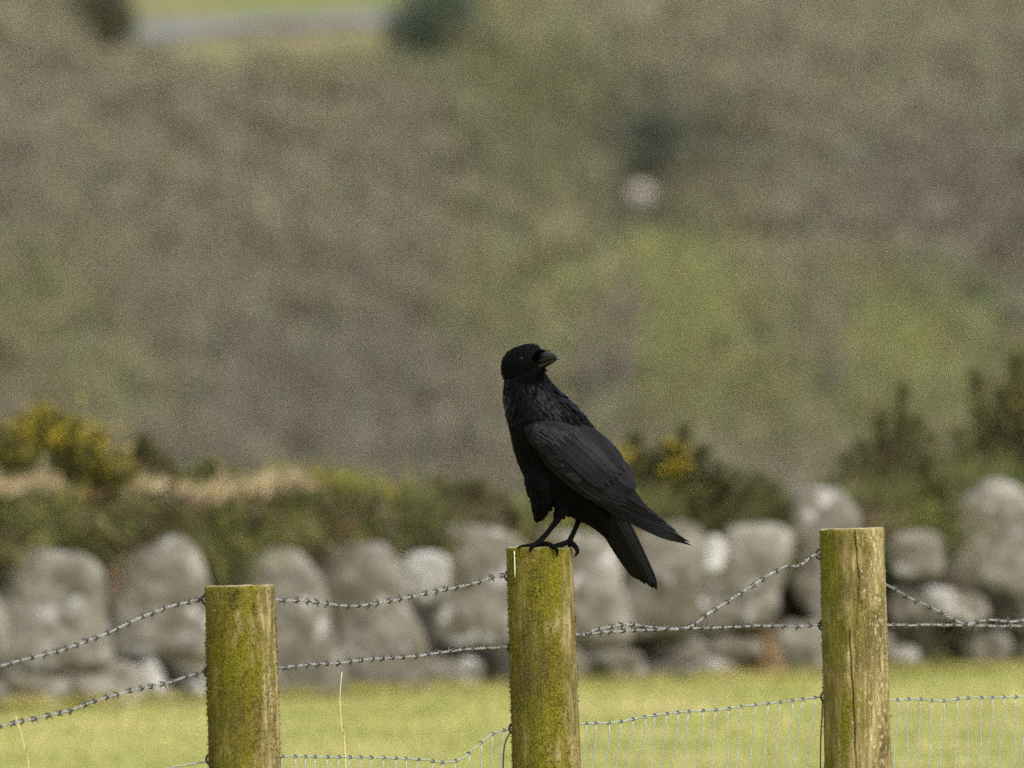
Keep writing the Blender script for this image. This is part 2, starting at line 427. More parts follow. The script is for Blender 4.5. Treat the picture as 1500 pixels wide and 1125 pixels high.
def far_bush(px, py, R, H, col, label, n=1500, trunk=True):
    p = hill(px, py); r = empty('evergreen_bush', p)
    tag(r, label, 'bush')
    m = MB(); scrub(m, Vector((0, 0, H * 0.06)), R, H, n, np.array(col), 0.5, True); m.build('foliage', M_leaf, r, False)
    m = MB()
    for k in range(4):
        a = k * 1.7; tube(m, [(0, 0, -0.1), (0.1 * R * math.cos(a), 0.1 * R * math.sin(a), H * 0.35), (0.5 * R * math.cos(a), 0.5 * R * math.sin(a), H * 0.8)], [0.05, 0.035, 0.012], 6, (0.09, 0.07, 0.05))
    m.build('stem', M_twig, r)
far_bush(640, 108, 0.95, 1.35, (0.092, 0.115, 0.074), 'blurred dark green bush at the right end of the pale far track')
far_bush(150, 62, 0.52, 0.95, (0.085, 0.092, 0.045), 'blurred dark olive bush at the left end of the pale far track')
far_bush(975, 262, 0.95, 1.0, (0.105, 0.112, 0.080), 'blurred dark bush just above the small white boulder far behind the crow')
far_bush(1445, 500, 0.36, 0.7, (0.13, 0.17, 0.06), 'small blurred light green bush on the far hillside, above the right gorse')
def bare_tree(px, py, top, label, lean=0.0):
    p = hill(px, py); D = (p - CAM).length; k_ = D * K; Ht = (py - top) * k_
    r = empty('bare_tree', p); tag(r, label, 'tree', 'thin bare trees on the far hillside')
    m = MB(); path = [(0, 0, -0.2), (lean * 0.1, 0, Ht * 0.35), (lean * 0.5, 0.05, Ht * 0.7), (lean, 0, Ht)]
    q = smooth_path(path, 0.15); tube(m, q, [0.10 * (1 - 0.75 * i / len(q)) for i in range(len(q))], 8, (0.115, 0.10, 0.085)); m.build('trunk', M_twig, r)
    m = MB()
    for k in range(26):
        f = rng.uniform(0.3, 0.98); b0 = q[int(f * (len(q) - 1))]; a = rng.uniform(0, 6.28); L = Ht * 0.22 * (1.15 - f)
        e = b0 + Vector((math.cos(a) * L, math.sin(a) * L, L * rng.uniform(0.9, 1.6)))
        tube(m, [b0, b0.lerp(e, 0.5) + Vector((math.cos(a) * L * 0.12, 0, 0)), e], [0.03 * (1.2 - f), 0.02 * (1.2 - f), 0.005], 5, (0.125, 0.108, 0.092))
    m.build('crown', M_twig, r)
bare_tree(908, 655, 385, 'thin dark bare tree rising above the gorse just right of the crow', 0.15)
bare_tree(868, 660, 400, 'thin bare tree nearest the crow, behind its back', -0.12)
bare_tree(1215, 640, 395, 'thin bare tree on the far hillside between the two green patches', 0.2)
# ------------------------------------------------------------------ stones
def rock_mesh(name, w_, h_, d_, seed, peak=0.0, sub=4, boxy=2.6, rough=0.09):
    bm = bmesh.new(); bmesh.ops.create_icosphere(bm, subdivisions=sub, radius=1)
    off = Vector((seed * 3.1, seed * 1.7, seed * 5.3))
    for v in bm.verts:
        p = v.co.copy()
        s = (abs(p.x) ** boxy + abs(p.y) ** boxy + abs(p.z) ** boxy) ** (1 / boxy); p /= s
        q = p.copy()
        p *= 1 + rough * 2.0 * noise.noise(q * 1.2 + off) + rough * noise.noise(q * 2.7 + off) + rough * 0.35 * noise.noise(q * 7 + off)
        # flat split faces
        for k in range(4):
            nrm = Vector((math.sin(seed * 7 + k * 2.1), math.cos(seed * 3 + k * 1.3) * 0.7, math.sin(seed * 5 + k * 2.9))).normalized()
            e = p.dot(nrm) - 0.86
            if e > 0: p -= nrm * e * 0.75
        if p.z > 0: p.x = p.x * (1 - 0.10 * p.z - 0.10 * p.z * p.z) + peak * p.z * p.z
        v.co = Vector((p.x * w_ / 2, p.y * d_ / 2, p.z * h_ / 2))
    me = bpy.data.meshes.new(name); bm.to_mesh(me); bm.free()
    me.polygons.foreach_set('use_smooth', [True] * len(me.polygons)); return me
# white boulder on the hillside
p = hill(937, 306)
o = link_mesh('boulder', rock_mesh('boulder', 0.44, 0.42, 0.40, 3, sub=3), M_rosy, None, p + Vector((0, -0.45, 0.22)))
tag(o, 'small blurred pinkish white boulder alone on the far hillside right of the crow', 'boulder')

# the dry stone wall: runs from 147 m on the left to 155 m on the right
def wall_D(px): return 147.0 + 8.0 * px / 1500.0
wall = empty('dry_stone_wall', at(750, 1005, wall_D(750)))
tag(wall, 'rough grey dry stone wall with big upright boulders, blurred behind the fence', 'wall')
# x0, x1, top, bottom, material, forward offset (m), peak
ST = [(-330, -190, 820, 985, 1, 0, 0.1), (-185, -10, 800, 980, 0, 0, -0.1),
      (-2, 152, 806, 984, 0, 0.02, -0.08), (158, 304, 792, 972, 0, 0.02, 0.24), (352, 482, 805, 992, 1, 0.0, -0.08), (452, 612, 798, 985, 1, -0.02, 0.05),
      (572, 650, 803, 882, 2, 0.0, -0.1), (628, 752, 776, 950, 0, 0.04, 0.0), (742, 800, 800, 940, 1, -0.03, 0), (782, 918, 780, 938, 0, 0.0, -0.15), (912, 1032, 776, 940, 1, -0.02, 0.05),
      (1030, 1158, 766, 932, 0, 0.0, -0.08), (1150, 1244, 722, 935, 1, 0.0, 0.05), (1238, 1306, 800, 920, 1, -0.04, 0), (1296, 1384, 778, 858, 0, 0.0, -0.05),
      (1384, 1540, 700, 882, 0, 0.03, 0.08), (1545, 1690, 740, 900, 0, 0, -0.1), (1700, 1830, 760, 940, 1, 0, .1),
      (-300, -120, 985, 1045, 0, .05, 0), (-110, 4, 990, 1048, 1, .05, 0),
      (-6, 92, 984, 1046, 1, 0.06, 0), (86, 204, 972, 1048, 0, 0.05, 0.1), (182, 240, 972, 1040, 2, 0.09, 0), (224, 320, 970, 1036, 0, 0.05, 0), (244, 292, 988, 1040, 2, 0.10, 0), (312, 404, 975, 1036, 1, 0.03, 0),
      (400, 500, 980, 1034, 1, 0.04, 0), (496, 574, 974, 1030, 1, 0.05, 0), (570, 626, 984, 1026, 2, 0.10, 0), (622, 672, 966, 1024, 1, 0.04, 0), (662, 704, 966, 1008, 2, 0.09, 0), (694, 770, 952, 1018, 1, 0.03, 0),
      (765, 852, 950, 1014, 0, 0.04, 0), (848, 935, 952, 1012, 0, 0.05, 0.1), (925, 1030, 930, 968, 0, 0.03, 0), (930, 1012, 965, 1008, 1, 0.05, 0), (1010, 1074, 962, 1006, 2, 0.08, 0), (1030, 1110, 930, 968, 1, 0.02, 0), (1066, 1135, 955, 1000, 1, 0.04, 0),
      (1126, 1215, 914, 996, 0, 0.06, 0), (1205, 1300, 920, 992, 1, 0.03, 0), (1296, 1345, 855, 925, 1, 0.0, 0), (1328, 1395, 862, 908, 2, 0.05, 0), (1382, 1440, 868, 918, 0, 0.04, 0), (1436, 1530, 872, 925, 1, 0.02, 0),
      (1300, 1345, 948, 985, 0, 0.05, 0), (1402, 1440, 930, 980, 1, 0.02, 0), (1426, 1476, 926, 972, 2, 0.08, 0), (1466, 1545, 915, 978, 0, 0.04, 0), (1530, 1640, 895, 972, 1, .03, 0), (1640, 1800, 930, 972, 0, .03, 0),
      (990, 1062, 788, 840, 3, 0.25, 0.0), (978, 1030, 862, 905, 2, 0.12, 0), (852, 900, 830, 880, 2, 0.13, 0)]
TRACED = [  # outlines of the big boulders: origin, scale, points, material, forward offset
 (0, 760, 3.515, [(20,300),(70,230),(150,185),(200,170),(300,190),(400,230),(470,290),(515,370),(530,480),(535,600),(530,700),(480,735),(330,760),(150,775),(30,775),(-10,740),(-20,600),(-5,400)], 0, .03),
 (0, 760, 3.515, [(560,560),(568,450),(575,330),(620,260),(700,200),(780,160),(860,112),(925,118),(965,180),(1005,260),(1065,370),(1095,500),(1095,600),(1065,670),(950,690),(800,695),(660,690),(565,640)], 0, .03),
 (0, 560, 2.143, [(735,640),(760,590),(820,540),(880,528),(935,555),(965,600),(990,660),(1025,740),(1035,820),(1045,890),(1030,955),(850,965),(720,950),(700,800)], 1, .01),
 (0, 560, 2.143, [(965,575),(990,542),(1060,532),(1140,516),(1205,526),(1222,570),(1240,640),(1265,700),(1305,760),(1315,830),(1300,900),(1270,945),(1075,950),(1058,820),(1025,720),(985,640)], 1, .0),
 (0, 560, 2.143, [(1235,600),(1280,556),(1350,540),(1395,570),(1398,640),(1370,685),(1300,695),(1245,660)], 2, .02),
 (0, 0, 1.0, [(630,850),(638,810),(660,783),(690,776),(727,783),(757,808),(785,850),(780,925),(720,942),(660,938),(640,920),(630,890)], 0, .04),
 (0, 0, 1.0, [(775,815),(790,792),(815,784),(845,788),(866,790),(887,810),(898,825),(907,860),(914,893),(908,930),(850,940),(790,935),(770,880)], 0, .01),
 (0, 0, 1.0, [(912,855),(922,800),(952,778),(990,772),(1016,788),(1022,830),(1020,870),(1012,905),(1000,922),(950,928),(916,922)], 1, .0),
 (830, 700, 3.515, [(730,460),(745,330),(830,265),(950,258),(1055,285),(1118,340),(1118,470),(1070,590),(1030,690),(995,750),(800,770),(690,765),(690,640)], 0, .0),
 (0, 0, 1.0, [(1155,800),(1158,760),(1170,728),(1195,720),(1227,726),(1241,750),(1248,800),(1250,890),(1200,910),(1172,880),(1160,850)], 1, -.01),
 (800, 480, 1.94, [(965,630),(995,597),(1060,586),(1104,602),(1120,650),(1112,690),(1060,705),(980,688)], 0, .01),
 (800, 480, 1.94, [(1140,570),(1180,515),(1210,485),(1250,445),(1290,438),(1335,475),(1375,530),(1405,600),(1405,730),(1340,750),(1260,730),(1180,722),(1145,700),(1136,620)], 0, .03)]
def traced_mesh(pts, scl, depth, seed):
    """a boulder whose outline follows pts (metres, x/z about its centre), rounded front and back"""
    ang = [math.atan2(z, x) for x, z in pts]; rad = [math.hypot(x, z) for x, z in pts]
    od = sorted(zip(ang, rad)); A = np.array([a for a, _ in od]); Rr = np.array([q for _, q in od])
    A = np.concatenate([A - 2 * np.pi, A, A + 2 * np.pi]); Rr = np.tile(Rr, 3)
    bm = bmesh.new(); bmesh.ops.create_icosphere(bm, subdivisions=5, radius=1); off = Vector((seed * 3.1, seed * 1.7, seed * 5.3))
    for v in bm.verts:
        p = v.co.copy(); ro = math.hypot(p.x, p.z); th = math.atan2(p.z, p.x)
        R_ = float(np.interp(th, A, Rr)) * 0.96 * (abs(math.cos(th)) ** 4 + abs(math.sin(th)) ** 4) ** -0.2; sq = (ro ** 7 + abs(p.y) ** 7) ** (-1 / 7)
        k_ = 1.10 * ro * sq; y = p.y * sq * depth / 2
        q = Vector((math.cos(th) * R_ * k_, y, math.sin(th) * R_ * k_))
        n_ = 0.011 * noise.noise(q * 7 + off) + 0.013 * abs(noise.noise(q * 15 + off)) + 0.006 * noise.noise(q * 60 + off)
        v.co = q + Vector((p.x * 0.35, p.y, p.z * 0.35)) * n_
    me = bpy.data.meshes.new('stone'); bm.to_mesh(me); bm.free(); me.polygons.foreach_set('use_smooth', [True] * len(me.polygons)); return me
mats = [M_stone, M_stone2, M_pale, M_quartz]
for i, (ox, oy, scl, pts, mi, fw) in enumerate(TRACED):
    P = [(ox + x / scl, oy + y / scl) for x, y in pts]
    cx = (min(x for x, _ in P) + max(x for x, _ in P)) / 2; cy = (min(y for _, y in P) + max(y for _, y in P)) / 2
    D = wall_D(cx) - fw - 0.07; k_ = D * K
    o = link_mesh('stone', traced_mesh([((x - cx) * k_, (cy - y) * k_) for x, y in P], 1, 0.25 if mi < 2 else 0.12, i * 1.3 + 0.7), mats[mi], wall)
    o.location = at(cx, cy, D) - wall.location
for i, (x0, x1, y0, y1, mi, fw, pk) in enumerate(ST):
    if y0 < 825 and x0 > -5 and x1 < 1545 and mi != 3: continue
    D = wall_D((x0 + x1) / 2) - fw
    s = D * K
    W_, H_ = (x1 - x0) * s, (y1 - y0) * s
    me = rock_mesh('stone', W_ * 1.14, H_ * 1.08, max(0.16, min(0.34, 0.75 * W_)) if mi < 2 else min(W_, H_), i * 0.37 + 0.2, pk, 4, 4.2, 0.12)
    o = link_mesh('stone', me, mats[mi], wall)
    o.location = at((x0 + x1) / 2, (y0 + y1) / 2, D) - wall.location
    o.rotation_euler = (0, random.uniform(-0.05, 0.05), 0.09)
    if mi == 3 and y0 < 800: o['label'] = 'bright white quartz stone'

# earth bank behind and above the stones
def bank_top(px):
    pts = [(-400, 715), (-60, 712), (0, 720), (60, 706), (95, 722), (165, 709), (235, 716), (305, 724), (350, 714), (400, 705), (465, 700), (515, 704), (545, 718), (575, 733), (610, 752), (645, 770), (740, 775), (860, 760), (980, 748), (1060, 755), (1120, 770), (1180, 770), (1240, 745), (1320, 730), (1420, 720), (1500, 712), (1900, 715)]
    for (a, ya), (b_, yb) in zip(pts, pts[1:]):
        if px <= b_: return lerp(ya, yb, (px - a) / (b_ - a))
    return 715
V = []; F = []; cols = list(range(-420, 1920, 12)); rows = 16
for px in cols:
    D = wall_D(px)
    base = at(px, 1010, D); base.z = -0.05
    top = at(px, bank_top(px) + 14, D)
    for r in range(rows):
        if r < 10:
            t_ = r / 9; y_off = 0.13 + 0.10 * t_ ** 2; z = lerp(-0.05, top.z, t_)
        else:
            t_ = (r - 9) / 6; y_off = 0.23 + 2.6 * t_; z = lerp(top.z, -0.25, t_ * t_)
        n_ = 0.05 * noise.noise(Vector((px * 0.02, r * 0.6, 0.5)))
        V.append((base.x, base.y + y_off + n_, z + (0.02 * noise.noise(Vector((px * 0.03, r, 3))) if r else 0)))
for i in range(len(cols) - 1):
    for r in range(rows - 1):
        F.append([i * rows + r, (i + 1) * rows + r, (i + 1) * rows + r + 1, i * rows + r + 1])
me = bpy.data.meshes.new('earth_bank'); me.from_pydata(V, [], F); me.polygons.foreach_set('use_smooth', [True] * len(F))
o = link_mesh('earth_bank', me, M_earth); o['kind'] = 'structure'

# growth on the bank: hanging grass and heather on its face, dry grass along its crest
mb = MB()
def bank_pt(px, py, back): 
    return at(px, py, wall_D(px) + back)
def clump(px, py, back, n, col, L=(0.05, 0.12), R=0.035, d0=(0, -0.4, 0.7), sp=0.5, W=(0.004, 0.009), var=0.35):
    p0 = bank_pt(px, py, back)
    p = np.array(p0)[None] + rng.normal(size=(n, 3)) * R * np.array([1.2, 0.8, 0.7])
    d = unit(np.array(d0)[None] + rng.normal(size=(n, 3)) * sp)
    cc = np.clip(np.array(col)[None] * rng.lognormal(0, var, (n, 1)) * rng.lognormal(0, 0.1, (n, 3)), 0.006, 0.7)
    mb.add_np(*blades(n, p, d, rng.uniform(*L, n), rng.uniform(*W, n), cc, 0.4))
DK = (0.076, 0.082, 0.025); OL = (0.152, 0.150, 0.044); BR = (0.125, 0.088, 0.050); TAN = (0.42, 0.33, 0.19); YG = (0.23, 0.21, 0.05); SHADE = (0.020, 0.018, 0.009)  # near-black last tone paints in the shade of pockets and gaps
for px in np.arange(-380, 1880, 9.0):
    bt = bank_top(px)
    left = px < 570; right = px > 1215
    depth = 90 if left else (70 if right else 45)
    for py in np.arange(bt + 16, bt + depth, 11.0):
        u = 1.5 * noise.noise(Vector((px * 0.017, py * 0.024, 7.7))); v_ = 1.3 * noise.noise(Vector((px * 0.028, py * 0.036, 2.2)))
        col = DK if u < -0.18 else (OL if u < 0.12 else (BR if u < 0.32 else OL))
        if v_ > 0.34: col = BR
        if v_ < -0.42: col = SHADE
        if right: col = DK if u < -0.1 else (OL if u < 0.35 else BR)
        clump(px + rng.uniform(-5, 5), py + rng.uniform(-5, 5), 0.08 + 0.10 * (1 - (py - bt) / depth) - 0.06 * u, 18, col, R=0.02, d0=(0, -0.8, -0.3))
    # crest
    if left:
        for k in range(3):
            u = noise.noise(Vector((px * 0.02, k * 3.0, 1.2)))
            clump(px, bt + 5 - 6 * max(0, u), 0.10 + 0.13 * k, 17, TAN if u > -0.3 and px < 450 else YG, R=0.013, d0=(0.3, -0.5, 0.35), L=(0.02, 0.05), var=0.25)
    else:
        for k in range(4):
            clump(px, bt + 6, 0.2 + 0.14 * k, 14, OL if k % 2 else DK, d0=(0.2, -0.2, 0.8), L=(0.04, 0.11))
for k in range(150):
    px = rng.uniform(-300, 560); u = noise.noise(Vector((px * 0.02, 4.4, 1.2)))
    clump(px, bank_top(px) + 2, rng.uniform(0.15, 0.6), 5, TAN if px < 330 and u > -0.1 else OL, R=0.012, d0=(0.25, 0, 0.9), sp=0.35, L=(0.04, 0.095 if u > 0 else 0.06), W=(0.003, 0.006), var=0.25)
# tufts trailing between the boulders
for (px, py, col, n) in [(322, 800, OL, 160), (330, 840, DK, 130), (318, 880, BR, 60), (155, 850, BR, 70), (625, 780, DK, 120), (690, 765, BR, 90), (545, 790, DK, 90), (1260, 760, BR, 90), (1375, 800, DK, 90), (1250, 830, SHADE, 60), (1380, 850, BR, 60), (20, 790, OL, 80), (110, 790, DK, 80),
                         (1320, 970, OL, 70), (1370, 975, DK, 60), (540, 985, OL, 40), (960, 1000, BR, 60), (1100, 985, BR, 60), (700, 1012, OL, 60), (820, 1000, OL, 50), (1220, 985, OL, 50), (30, 1030, OL, 60), (300, 1020, DK, 50)]:
    clump(px, py, 0.0, n, col, R=0.045, d0=(0, -0.6, 0.1))
o = mb.build('bank_grass', M_leaf, None, False); tag(o, 'dark hanging grass and heather with a dry tan crest on top of the stone wall', 'grass', None, 'stuff')

# ------------------------------------------------------------------ field grass between fence and wall
mb = MB(); n = 60000
xx = rng.uniform(-4.2, 4.2, n); yy = rng.uniform(48, 76, n)
ok = np.array([y + 80 < wall_D(750 + x / (150 * K)) - 0.1 for x, y in zip(xx, yy)])
xx, yy = xx[ok], yy[ok]; n = len(xx)
zz = np.array([field_z(x, y) for x, y in zip(xx, yy)])
pn = np.array([noise.noise(Vector((x * 1.3, y * 0.7, 3))) + 0.6 * noise.noise(Vector((x * 4, y * 2, 9))) for x, y in zip(xx, yy)])
ga, gb, gc = np.array((0.185, 0.215, 0.042)), np.array((0.345, 0.335, 0.080)), np.array((0.48, 0.40, 0.19))
t1 = np.clip(pn * 2.3 + 0.5, 0, 1)[:, None]; t2 = np.clip(pn * 2.8 - 0.30, 0, 1)[:, None]
cc = (ga * (1 - t1) + gb * t1) * (1 - t2) + gc * t2
cc = np.clip(cc * rng.lognormal(0, 0.25, (n, 1)), 0.01, 0.7)
d = unit(np.array([0, 0, 1.0])[None] + rng.normal(size=(n, 3)) * 0.5)
mb.add_np(*blades(n, np.stack([xx, yy, zz - 0.004], 1), d, rng.uniform(0.010, 0.032, n), rng.uniform(0.004, 0.009, n), cc, 0.5))
# rough tussocks along the foot of the wall
for k in range(260):
    px = rng.uniform(-250, 1750); D = wall_D(px) - rng.uniform(0.08, 0.5)
    p0 = at(px, 1000, D); p0.z = 0.0; m_ = 40
    p = np.array(p0)[None] + rng.normal(size=(m_, 3)) * np.array([0.05, 0.05, 0.004])
    col = np.array([(0.20, 0.20, 0.05), (0.42, 0.34, 0.15), (0.30, 0.27, 0.07)][k % 3])
    mb.add_np(*blades(m_, p, unit(np.array([0, 0, 1.0]) + rng.normal(size=(m_, 3)) * 0.5), rng.uniform(0.008, 0.026, m_), rng.uniform(0.004, 0.008, m_), np.clip(col * rng.lognormal(0, 0.3, (m_, 1)), 0.01, 0.7), 0.5))
o = mb.build('field_grass', M_leaf, None, False); tag(o, 'short yellow green pasture grass in front of the stone wall', 'grass', None, 'stuff')

# dead bracken against the wall
r = empty('dead_bracken', at(1108, 990, wall_D(1108) - 0.16)); tag(r, 'orange brown clump of dead bracken at the foot of the stone wall', 'bracken')
m = MB(); n = 900
a = rng.uniform(0, 2 * np.pi, n); h = rng.uniform(0, 1, n)
p = np.stack([0.055 * np.cos(a) * (1.1 - 0.75 * h) + 0.008 * rng.normal(size=n) - 0.015 * h, 0.05 * np.sin(a) * (1 - 0.6 * h), 0.12 * h], 1)
m.add_np(*blades(n, p, unit(np.stack([np.cos(a), np.sin(a), np.full(n, 0.3)], 1) + rng.normal(size=(n, 3)) * 0.4), rng.uniform(0.02, 0.045, n), rng.uniform(0.004, 0.008, n), np.clip(np.array((0.33, 0.22, 0.115)) * rng.lognormal(0, 0.3, (n, 1)), 0.01, .7), 0.4))
m.build('frond', M_leaf, r, False)
m = MB()
for k in range(7):
    a = k * 0.9; tube(m, [(0, 0, -0.02), (0.03 * math.cos(a), 0.03 * math.sin(a), 0.08), (0.06 * math.cos(a), 0.05 * math.sin(a), 0.15)], [0.003, 0.0025, 0.001], 5, (0.22, 0.12, 0.05))
m.build('stem', M_twig, r)

# ------------------------------------------------------------------ gorse and shrubs on the bank
def gorse(px, py, back, spires, label, needle, flower_spots=(), name='gorse_bush', cat='gorse', dens=240, brown=None, tipc=(0.10, 0.10, 0.034), tiny=False):
    """spires: (dx, dy) of the branch tips in photo pixels from the base; needles clothe every branch"""
    base = bank_pt(px, py, back); s = (wall_D(px) + back) * K
    r = empty(name, base); tag(r, label, cat, 'shrubs along the top of the wall')
    st = MB(); fo = MB(); fl = MB()
    for (dx, dy, wd) in spires:
        tip = np.array((dx * s, rng.uniform(-0.08, 0.08), -dy * s))
        root = np.array((dx * s * 0.12, 0, -0.06))
        path = [root, root * 0.5 + tip * 0.45 + np.array((dx * s * 0.12, 0, 0)), tip * 0.8 + root * 0.2, tip]
        path = smooth_path([tuple(q) for q in path], 0.02)
        tube(st, path, [0.008 * (1 - 0.8 * i / (len(path) - 1)) for i in range(len(path))], 5, (0.10, 0.065, 0.04))
        P = np.array([tuple(q) for q in path]); n = int(2.6 * dens * np.linalg.norm(tip - root) / 0.2)
        idx = (rng.uniform(0.12, 1, n) * (len(P) - 1)).astype(int); f = idx / (len(P) - 1)
        ax = unit(P[np.minimum(idx + 1, len(P) - 1)] - P[np.maximum(idx - 1, 0)])
        wd_m = wd * s * (1.1 - 0.85 * f ** 2)
        rad = rng.normal(size=(n, 3)); rad = unit(rad - ax * (rad * ax).sum(1, keepdims=True))
        rr = wd_m * rng.uniform(0, 1, n) ** 0.7
        p = P[idx] + rad * rr[:, None] * np.array([1, 1, 0.8])
        d = unit(ax * 0.9 + rad * 0.8 + rng.normal(size=(n, 3)) * 0.35)
        base_c = np.array(needle)[None]
        if brown is not None:
            base_c = np.where((rng.uniform(size=n) < brown * (1 - f))[:, None], np.array((0.20, 0.12, 0.075))[None], base_c)
        base_c = base_c * (1 - 0.55 * f[:, None] ** 2) + np.array(tipc)[None] * 0.55 * f[:, None] ** 2
        cc = np.clip(base_c * rng.lognormal(0, 0.38, (n, 1)) * rng.lognormal(0, 0.12, (n, 3)), 0.006, 0.6)
        fo.add_np(*blades(n, p, d, rng.uniform(0.018, 0.045, n), rng.uniform(0.004, 0.008, n), cc, 0.15))
    fo.build('foliage', M_leaf, r, False); st.build('stem', M_twig, r)
    if flower_spots:
        for (dx, dy, rx, ry, cnt) in flower_spots:
            n = max(3, int(cnt * (1.0 if tiny else 0.5))); q = rng.normal(size=(n, 3)) * np.array([rx * s * 0.68, 0.05, ry * s * 0.68]) + np.array((dx * s, -0.07, -dy * s))
            for _ in range(3):
                fl.add_np(*blades(n, q, unit(rng.normal(size=(n, 3)) + np.array([0, -0.5, 0.3])), rng.uniform(0.010, 0.017, n) * (0.6 if tiny else 0.7), rng.uniform(0.010, 0.016, n) * (0.6 if tiny else 0.7), np.clip(np.array((0.47, 0.35, 0.022)) * rng.lognormal(0, 0.2, (n, 1)), 0.004, 0.85), 0.4))
        fl.build('blossom', M_leaf, r, False)
    return r
GD = (0.060, 0.066, 0.022); GO = (0.115, 0.115, 0.035); GK = (0.085, 0.092, 0.034)
gorse(60, 722, 0.5, [(118, -58, 22), (140, -34, 20), (92, -92, 18), (-85, -70, 26), (-60, -100, 24), (-30, -118, 22), (0, -128, 24), (30, -124, 24), (58, -112, 22), (80, -84, 22), (100, -50, 20), (-100, -40, 24), (20, -70, 32), (-30, -60, 32), (60, -50, 28)],
      'rounded gorse bush with yellow flowers on top of the wall at far left', GD, [(-25, -100, 34, 18, 16), (20, -100, 60, 24, 50), (50, -84, 50, 22, 40), (-10, -75, 70, 26, 24), (108, -60, 30, 26, 22)], tipc=(0.24, 0.21, 0.032), tiny=True)
gorse(215, 718, 0.45, [(-20, -50, 16), (-6, -82, 14), (8, -66, 14), (26, -48, 16), (42, -28, 14)], 'small dark pointed shrub on the wall crest right of the yellow gorse', (0.085, 0.075, 0.03), name='shrub', cat='shrub', brown=0.3)
gorse(318, 722, 0.7, [(-36, -34, 18), (-10, -52, 16), (16, -38, 16), (40, -22, 16)], 'low olive shrub on the tan grassy crest above the left post', GO, name='shrub', cat='shrub', dens=130)
gorse(690, 782, 0.3, [(-80, -44, 22), (-52, -82, 20), (-20, -70, 22), (10, -84, 20), (40, -58, 22), (66, -36, 20), (0, -36, 30), (-110, -60, 18)], 'dark brown green low shrub between the grassy bank and the crow', (0.075, 0.066, 0.026), name='shrub', cat='shrub', brown=0.4)
gorse(975, 770, 0.4, [(-90, -60, 18), (-70, -110, 15), (-48, -134, 13), (-20, -112, 16), (8, -126, 13), (30, -150, 12), (56, -118, 14), (84, -96, 16), (112, -82, 16), (134, -60, 18), (96, -56, 24), (70, -70, 22), (0, -60, 32), (-50, -50, 30), (50, -52, 30)],
      'spiky gorse bush with a few yellow flowers, just right of the crow', GD, [(-62, -104, 20, 16, 48), (16, -86, 18, 16, 72), (14, -116, 14, 10, 22), (-80, -70, 16, 12, 14)], brown=0.3)
gorse(1110, 775, 0.3, [(-26, -62, 18), (0, -84, 16), (22, -66, 16), (40, -40, 16)], 'small dark green shrub behind the wall left of the right post', GD, name='shrub', cat='shrub')
gorse(1300, 782, 0.5, [(-84, -84, 22), (-66, -118, 18), (-40, -142, 17), (-10, -180, 15), (24, -222, 13), (44, -176, 16), (70, -150, 18), (64, -120, 24), (0, -90, 36), (-50, -60, 34), (40, -56, 36), (90, -96, 26)], 'tall sparse dark shrub behind the right post', (0.112, 0.112, 0.044), name='shrub', cat='shrub', brown=0.25, dens=190, tipc=(0.105, 0.108, 0.04))
gorse(1470, 780, 0.6, [(-90, -110, 24), (-70, -160, 20), (-44, -242, 14), (-34, -196, 18), (-4, -214, 16), (18, -268, 14), (34, -276, 14), (60, -240, 18), (-30, -110, 36), (20, -120, 36), (70, -140, 30), (100, -210, 18), (-60, -60, 34), (0, -60, 36), (60, -60, 36)],
      'tallest gorse bush, rising at the right edge above the peaked boulder', (0.122, 0.122, 0.046), [(24, -172, 18, 16, 10), (60, -210, 20, 20, 8)], brown=0.28, dens=190, tipc=(0.12, 0.12, 0.042))

